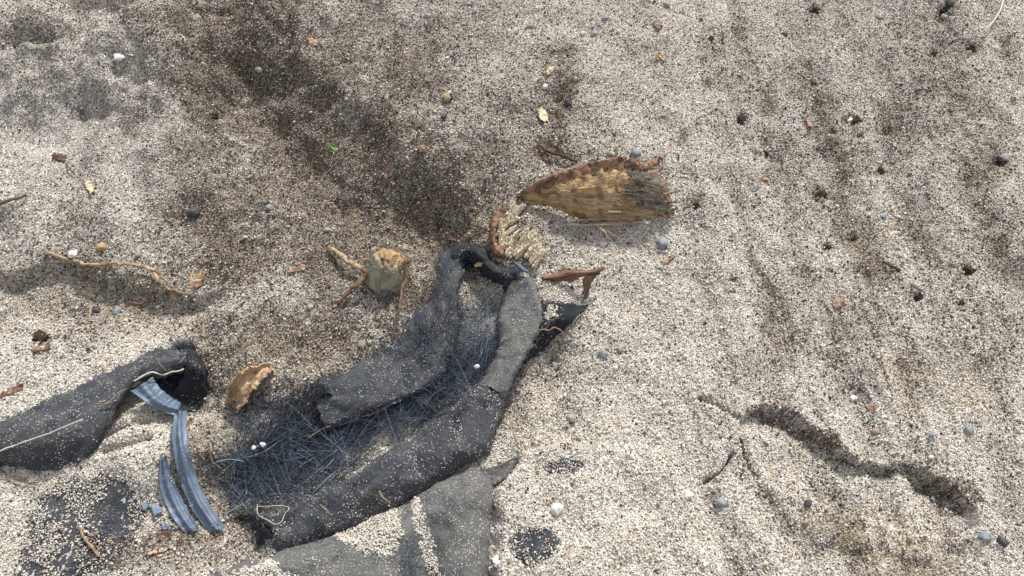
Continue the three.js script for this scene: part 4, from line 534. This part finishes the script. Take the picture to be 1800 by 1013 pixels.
const ADJ = { blue: 'blue-grey', grey: 'light grey', white: 'white', tan: 'tan', dark: 'charcoal', red: 'reddish', olive: 'greenish grey' };
function pebble(u, v, r, kind, label, flat = 0.65, lift = 0) {
  const m = new THREE.Mesh(ROCKS[Math.floor(rnd() * 6)], M.stone[kind]), R = r * 0.9 * PX, p = at(u, v, 1 + lift); m.name = numbered('pebble'); m.position.copy(p); m.position.y += R * flat * 0.1;
  m.scale.set(R, R * flat, R * rr(0.72, 1)); m.rotation.set(rr(-0.25, 0.25), rr(0, 6.28), rr(-0.25, 0.25)); m.castShadow = m.receiveShadow = true; scene.add(m);
  return tag(m, label ?? `small ${ADJ[kind]} pebble bedded in coarse sand`, 'pebble', label ? undefined : `${ADJ[kind]} pebbles scattered over the sand`);
}
for (const a of [[128, 447, 9, 'white', 'bright white pebble touching the forked root'], [178, 434, 9, 'tan', 'oval ochre pebble above the forked root'], [242, 448, 6, 'blue', 'small blue pebble above the bend of the forked root'], [227, 508, 8, 'olive', 'round greenish pebble below the tip of the forked root', 0.9], [1165, 427, 12, 'blue', 'large squarish blue-grey pebble below the bark slab'], [1118, 268, 10, 'blue', 'flat blue-grey pebble behind the tip of the bark slab', 0.4], [1075, 272, 9, 'grey', 'grey pebble behind the curled rim of the bark slab'], [1064, 32, 8, 'blue', 'dark blue-grey pebble alone on bright sand'], [978, 896, 11, 'white', 'round cream pebble on smooth sand beside the grey sheet', 0.95], [874, 986, 9, 'white', 'flat cream pebble at the edge of the grey sheet', 0.5], [1268, 885, 9, 'blue', 'blue-grey pebble beside the crack'], [1731, 944, 11, 'blue', 'large blue-grey pebble at the toe of the footprint'], [1762, 952, 9, 'dark', 'charcoal pebble near the toe of the footprint'], [1703, 757, 8, 'blue', 'blue pebble above the toe of the footprint'], [1551, 381, 8, 'blue', 'bright blue-grey pebble on the pale runnel'], [1765, 278, 11, 'grey', 'grey-green pebble beside a dark pit'], [210, 100, 14, 'white', 'long chalky stone on the crusted mound', 0.5], [340, 374, 11, 'dark', 'dull grey pebble above dark grit', 0.8], [456, 123, 9, 'grey', 'smooth grey pebble in the dark hollow'], [958, 154, 7, 'white', 'round white pebble in the tangled rootlets', 0.95], [997, 182, 11, 'dark', 'charcoal pebble in the tangled rootlets', 0.9], [1011, 140, 7, 'grey', 'oval grey pebble above the tangled rootlets', 0.8], [932, 48, 9, 'olive', 'angular pale green pebble on speckled sand'], [636, 606, 9, 'olive', 'greenish pebble at the upper rim of the torn cloth'], [650, 602, 6, 'grey', 'grey pebble next to the greenish one by the torn cloth'], [1640, 765, 6, 'blue'], [473, 365, 8, 'blue', 'dark blue pebble near the foot of the hollow'], [1004, 735, 8, 'grey', 'grey pebble in the brown sand beside the fold'], [1060, 622, 9, 'blue', 'chalky blue pebble beyond the black flap'], [1090, 615, 6, 'grey', 'rounded grey pebble beyond the black flap'], [1545, 30, 8, 'blue', 'pale blue-grey pebble near the top of the gritty slope'], [1670, 5, 11, 'dark', 'slate pebble above the arched rootlet'], [1495, 212, 7, 'white', 'pale pebble beside a dark soil clod'], [1395, 205, 8, 'blue', 'flat slate pebble on the bright runnel', 0.4], [314, 604, 10, 'blue', 'flat blue pebble at the tip of the sock', 0.4], [462, 782, 5, 'white', 'white bead of grit on the fibre mat', 0.9, 14], [446, 788, 4, 'white', 'small white grain stone on the fibre mat', 0.9, 14], [838, 645, 5, 'white', 'white square grit caught in the scrim', 0.8, 16], [1172, 8, 8, 'blue'], [1045, 60, 8, 'grey'], [1025, 58, 6, 'white'], [785, 172, 10, 'tan'], [780, 205, 8, 'dark'], [752, 28, 8, 'blue'], [545, 540, 7, 'grey'], [575, 405, 8, 'blue', 'blue-grey pebble above the pale thick root'], [170, 546, 9, 'dark'], [205, 548, 9, 'blue'], [1430, 145, 7, 'dark'], [1380, 60, 7, 'dark'], [1660, 30, 8, 'blue'], [1540, 760, 6, 'red'], [1500, 700, 6, 'white'], [1210, 870, 8, 'white', 'small white stone left of the crack'], [1420, 885, 7, 'dark'], [1425, 750, 7, 'grey'], [1640, 880, 6, 'blue']]) pebble(...a);
{ const kinds = ['blue', 'blue', 'grey', 'grey', 'grey', 'tan', 'olive', 'olive', 'red', 'white'], used = [[900, 720, 480, 260]]; let n = 0; while (n < 48) { const u = rr(-40, 1840), v = rr(-20, 1030); if ((u > 380 && u < 960 && v > 560) || (u < 350 && v > 600 && v < 850)) continue; pebble(u, v, rr(2.4, 4.0) * (rnd() < 0.15 ? 1.4 : 1), kinds[Math.floor(rnd() * kinds.length)]); n++; } }
const CLODS = [11, 12, 13, 14].map((k) => smooth(rock(k * 9.1, 0.55, 4)));
const clod = (u, v, r, label) => { const m = new THREE.Mesh(CLODS[Math.floor(rnd() * 4)], M.soil), R = r * PX; m.name = numbered('soil_clod'); m.position.copy(at(u, v, 0)); m.scale.set(R, R * 0.6, R * 0.85); m.rotation.y = rr(0, 6.28); m.castShadow = m.receiveShadow = true; scene.add(m); tag(m, label ?? 'small dark brown soil clod in a pit on the gritty slope', 'soil clod', label ? undefined : 'soil clods on the gritty slope'); };
clod(1440, 346, 15, 'largest dark soil clod in a pit of the runnelled slope'); clod(70, 595, 14, 'dark soil clod above the black sock'); clod(375, 205, 9, 'dark soil clod on the flank of the mound');
for (const [u, v, r] of [[1304, 212, 10], [1464, 233, 8], [1506, 212, 9], [1512, 240, 5], [1710, 86, 9], [1640, 95, 8], [1662, 18, 9], [1550, 300, 7], [1705, 476, 9], [1616, 523, 8], [1690, 536, 7], [1455, 436, 6], [1250, 68, 6], [1435, 18, 8], [1500, 420, 6], [1225, 362, 6], [1345, 270, 7], [1760, 285, 8]]) clod(u, v, r);

// ---------------------------------------------------------------- loose sand grains
const GR = [0, 1, 2, 3].map((k) => { const g = new THREE.IcosahedronGeometry(1, k === 3 ? 1 : 0), p = g.attributes.position; for (let i = 0; i < p.count; i++) { const v = new THREE.Vector3().fromBufferAttribute(p, i).normalize(), r = 0.9 + 0.3 * n3(v.x * 1.5 + k * 13, v.y * 1.5, v.z * 1.5); p.setXYZ(i, v.x * r, v.y * r, v.z * r); } g.computeVertexNormals(); return g; });
const lists = [[], [], [], []], qv = new THREE.Quaternion(), eu = new THREE.Euler();
function grain(x, y, z, r, d, crust, tan = 0) {
  const q = rnd(), set = rnd() < tan ? PAL.tan : q < 0.025 + 0.54 * d ? PAL.dark : q < 0.18 + 0.74 * d ? PAL.mid : PAL.pale, c = set[Math.floor(rnd() * set.length)], k = 0.85 + 0.3 * rnd(), m = (c[0] + c[1] + c[2]) / 3, g = 0.5 * crust;
  lists[Math.floor(rnd() * 4)].push([x, y, z, r, lerp(c[0], m, g) * k, lerp(c[1], m, g) * k, lerp(c[2], m, g) * k]);
}
const crustAt = (u, v) => blob(u, v, 130, 250, 200, 130);
for (let layer = 0; layer < 2; layer++) {
  const s = layer ? 0.0042 : 0.0021;
  for (let z = -0.58; z < 0.42; z += s * 0.87) for (let x = -0.92; x < 0.92; x += s) {
    if (Math.abs(x) > 0.5 + (0.32 - z) * 0.335 + 0.1) continue;
    const gx = (H(x + 0.002, z) - H(x - 0.002, z)) / 0.004, gz = (H(x, z + 0.002) - H(x, z - 0.002)) / 0.004, steep = Math.sqrt(1 + gx * gx + gz * gz);
    for (let rep = steep; rep > rnd(); rep--) {                 // as many grains on a steep face as its area asks for
      const X = x + rr(-0.55, 0.55) * s, Z = z + rr(-0.55, 0.55) * s, [u, v] = plan(X, Z);
      if (layer && rnd() < 0.2) continue;
      let skip = false, over = 0;
      if (u > 20 && u < 1030 && v > 630) for (const c of COVER) { if (u < c.box[0] || u > c.box[1] || v < c.box[2] || v > c.box[3]) continue; if (c.fn) { if (inside(u, v, c.poly)) { over = 0.0007; if (rnd() < c.fn(u, v, X, Z)) { skip = true; break; } } continue; } const e = sdf(u, v, c.poly) - 6 + 15 * n2(X * 48, Z * 48) + 6 * n2(X * 130, Z * 130); if (inside(u, v, c.poly)) over = 0.0007; if (e > 0 && rnd() < (c.thin + 0.35 * n2(X * 60, Z * 60) + 0.2 * n2(X * 150, Z * 150)) * sm(0, 3.5, e)) { skip = true; break; } }
      if (!skip && u > 1220 && u < 1340 && v > 690 && v < 860) for (const c of CRACKS) if (segD(u, v, c) < 3.2) { skip = true; break; }
      if (skip) continue;
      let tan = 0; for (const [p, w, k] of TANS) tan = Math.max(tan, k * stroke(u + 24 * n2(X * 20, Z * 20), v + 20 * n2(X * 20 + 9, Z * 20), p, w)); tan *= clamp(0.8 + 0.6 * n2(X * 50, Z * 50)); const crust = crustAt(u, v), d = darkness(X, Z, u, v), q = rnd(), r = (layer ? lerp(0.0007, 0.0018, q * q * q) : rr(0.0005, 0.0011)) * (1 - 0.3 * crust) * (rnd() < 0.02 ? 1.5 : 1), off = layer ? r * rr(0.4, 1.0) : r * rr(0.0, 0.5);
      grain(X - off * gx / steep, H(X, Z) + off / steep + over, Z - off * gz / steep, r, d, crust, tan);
    }
  }
}
// grains lying on the cloth
for (const [top, nrm, amount, bare] of DUSTY) {
  const nu = top.length - 1, nv = top[0].length - 1;
  for (let i = 0; i < nu; i++) for (let j = 0; j < nv; j++) {
    const p = top[i][j], a = top[i + 1][j], b = top[i][j + 1], area = a.clone().sub(p).cross(b.clone().sub(p)).length() * 1e6;
    const [u, v] = plan(p.x, p.z), m = n3(p.x * 26, p.y * 26, p.z * 26) + 0.6 * n3(p.x * 90, p.y * 90, p.z * 90);
    let dens = amount * (0.008 + 0.26 * sm(0.25, 1.1, m)), deep = 0;
    if (bare) { const pu = 900 + FX * p.x / -((p.y - DIST * CY) * CY + (p.z - DIST * CZ) * CZ), pv = 506.5 - FX * ((p.y - DIST * CY) * CZ - (p.z - DIST * CZ) * CY) / -((p.y - DIST * CY) * CY + (p.z - DIST * CZ) * CZ); for (const q of bare) { const s = sdf(pu + 6 * n2(u * 0.06, v * 0.06), pv + 6 * n2(u * 0.06 + 9, v * 0.06), q); if (s > -2) { dens = 0.9; deep = sm(-2, 10, s) * 0.002; } } }
    if (nrm[i][j].y < 0.45) dens *= 0.15;
    for (let k = area * dens; k > rnd(); k--) { const s = rnd(), t = rnd(), q = p.clone().addScaledVector(a.clone().sub(p), s).addScaledVector(b.clone().sub(p), t), r = rr(0.00028, dens > 0.5 ? 0.0013 : 0.00075); grain(q.x, q.y + r * 0.4 + deep * rnd(), q.z, r, 0, 0.2); }
  }
}
{
  const o = new THREE.Group(); o.name = 'sand_grains'; o.userData = { kind: 'stuff', label: 'loose coarse sand grains of white, cream, grey and brown', category: 'sand' }; scene.add(o);
  const mat = std({ roughness: 0.8 }), mx = new THREE.Matrix4(), P = new THREE.Vector3(), S = new THREE.Vector3(), C = new THREE.Color();
  lists.forEach((L, k) => {
    const im = new THREE.InstancedMesh(GR[k], mat, L.length); im.name = 'grain_layer'; im.userData.kind = 'stuff'; im.castShadow = im.receiveShadow = true;
    L.forEach(([x, y, z, r, cr_, cg, cb], i) => { qv.setFromEuler(eu.set(rr(-0.6, 0.6), rr(0, 6.283), rr(-0.6, 0.6))); mx.compose(P.set(x, y, z), qv, S.set(r * rr(0.9, 1.35), r * rr(0.6, 0.95), r * rr(0.75, 1.1))); im.setMatrixAt(i, mx); im.setColorAt(i, C.setRGB(cr_, cg, cb)); });
    o.add(im);
  });
  console.log('grains', lists.map((l) => l.length).join(' '));
}
renderer.render(scene, camera);
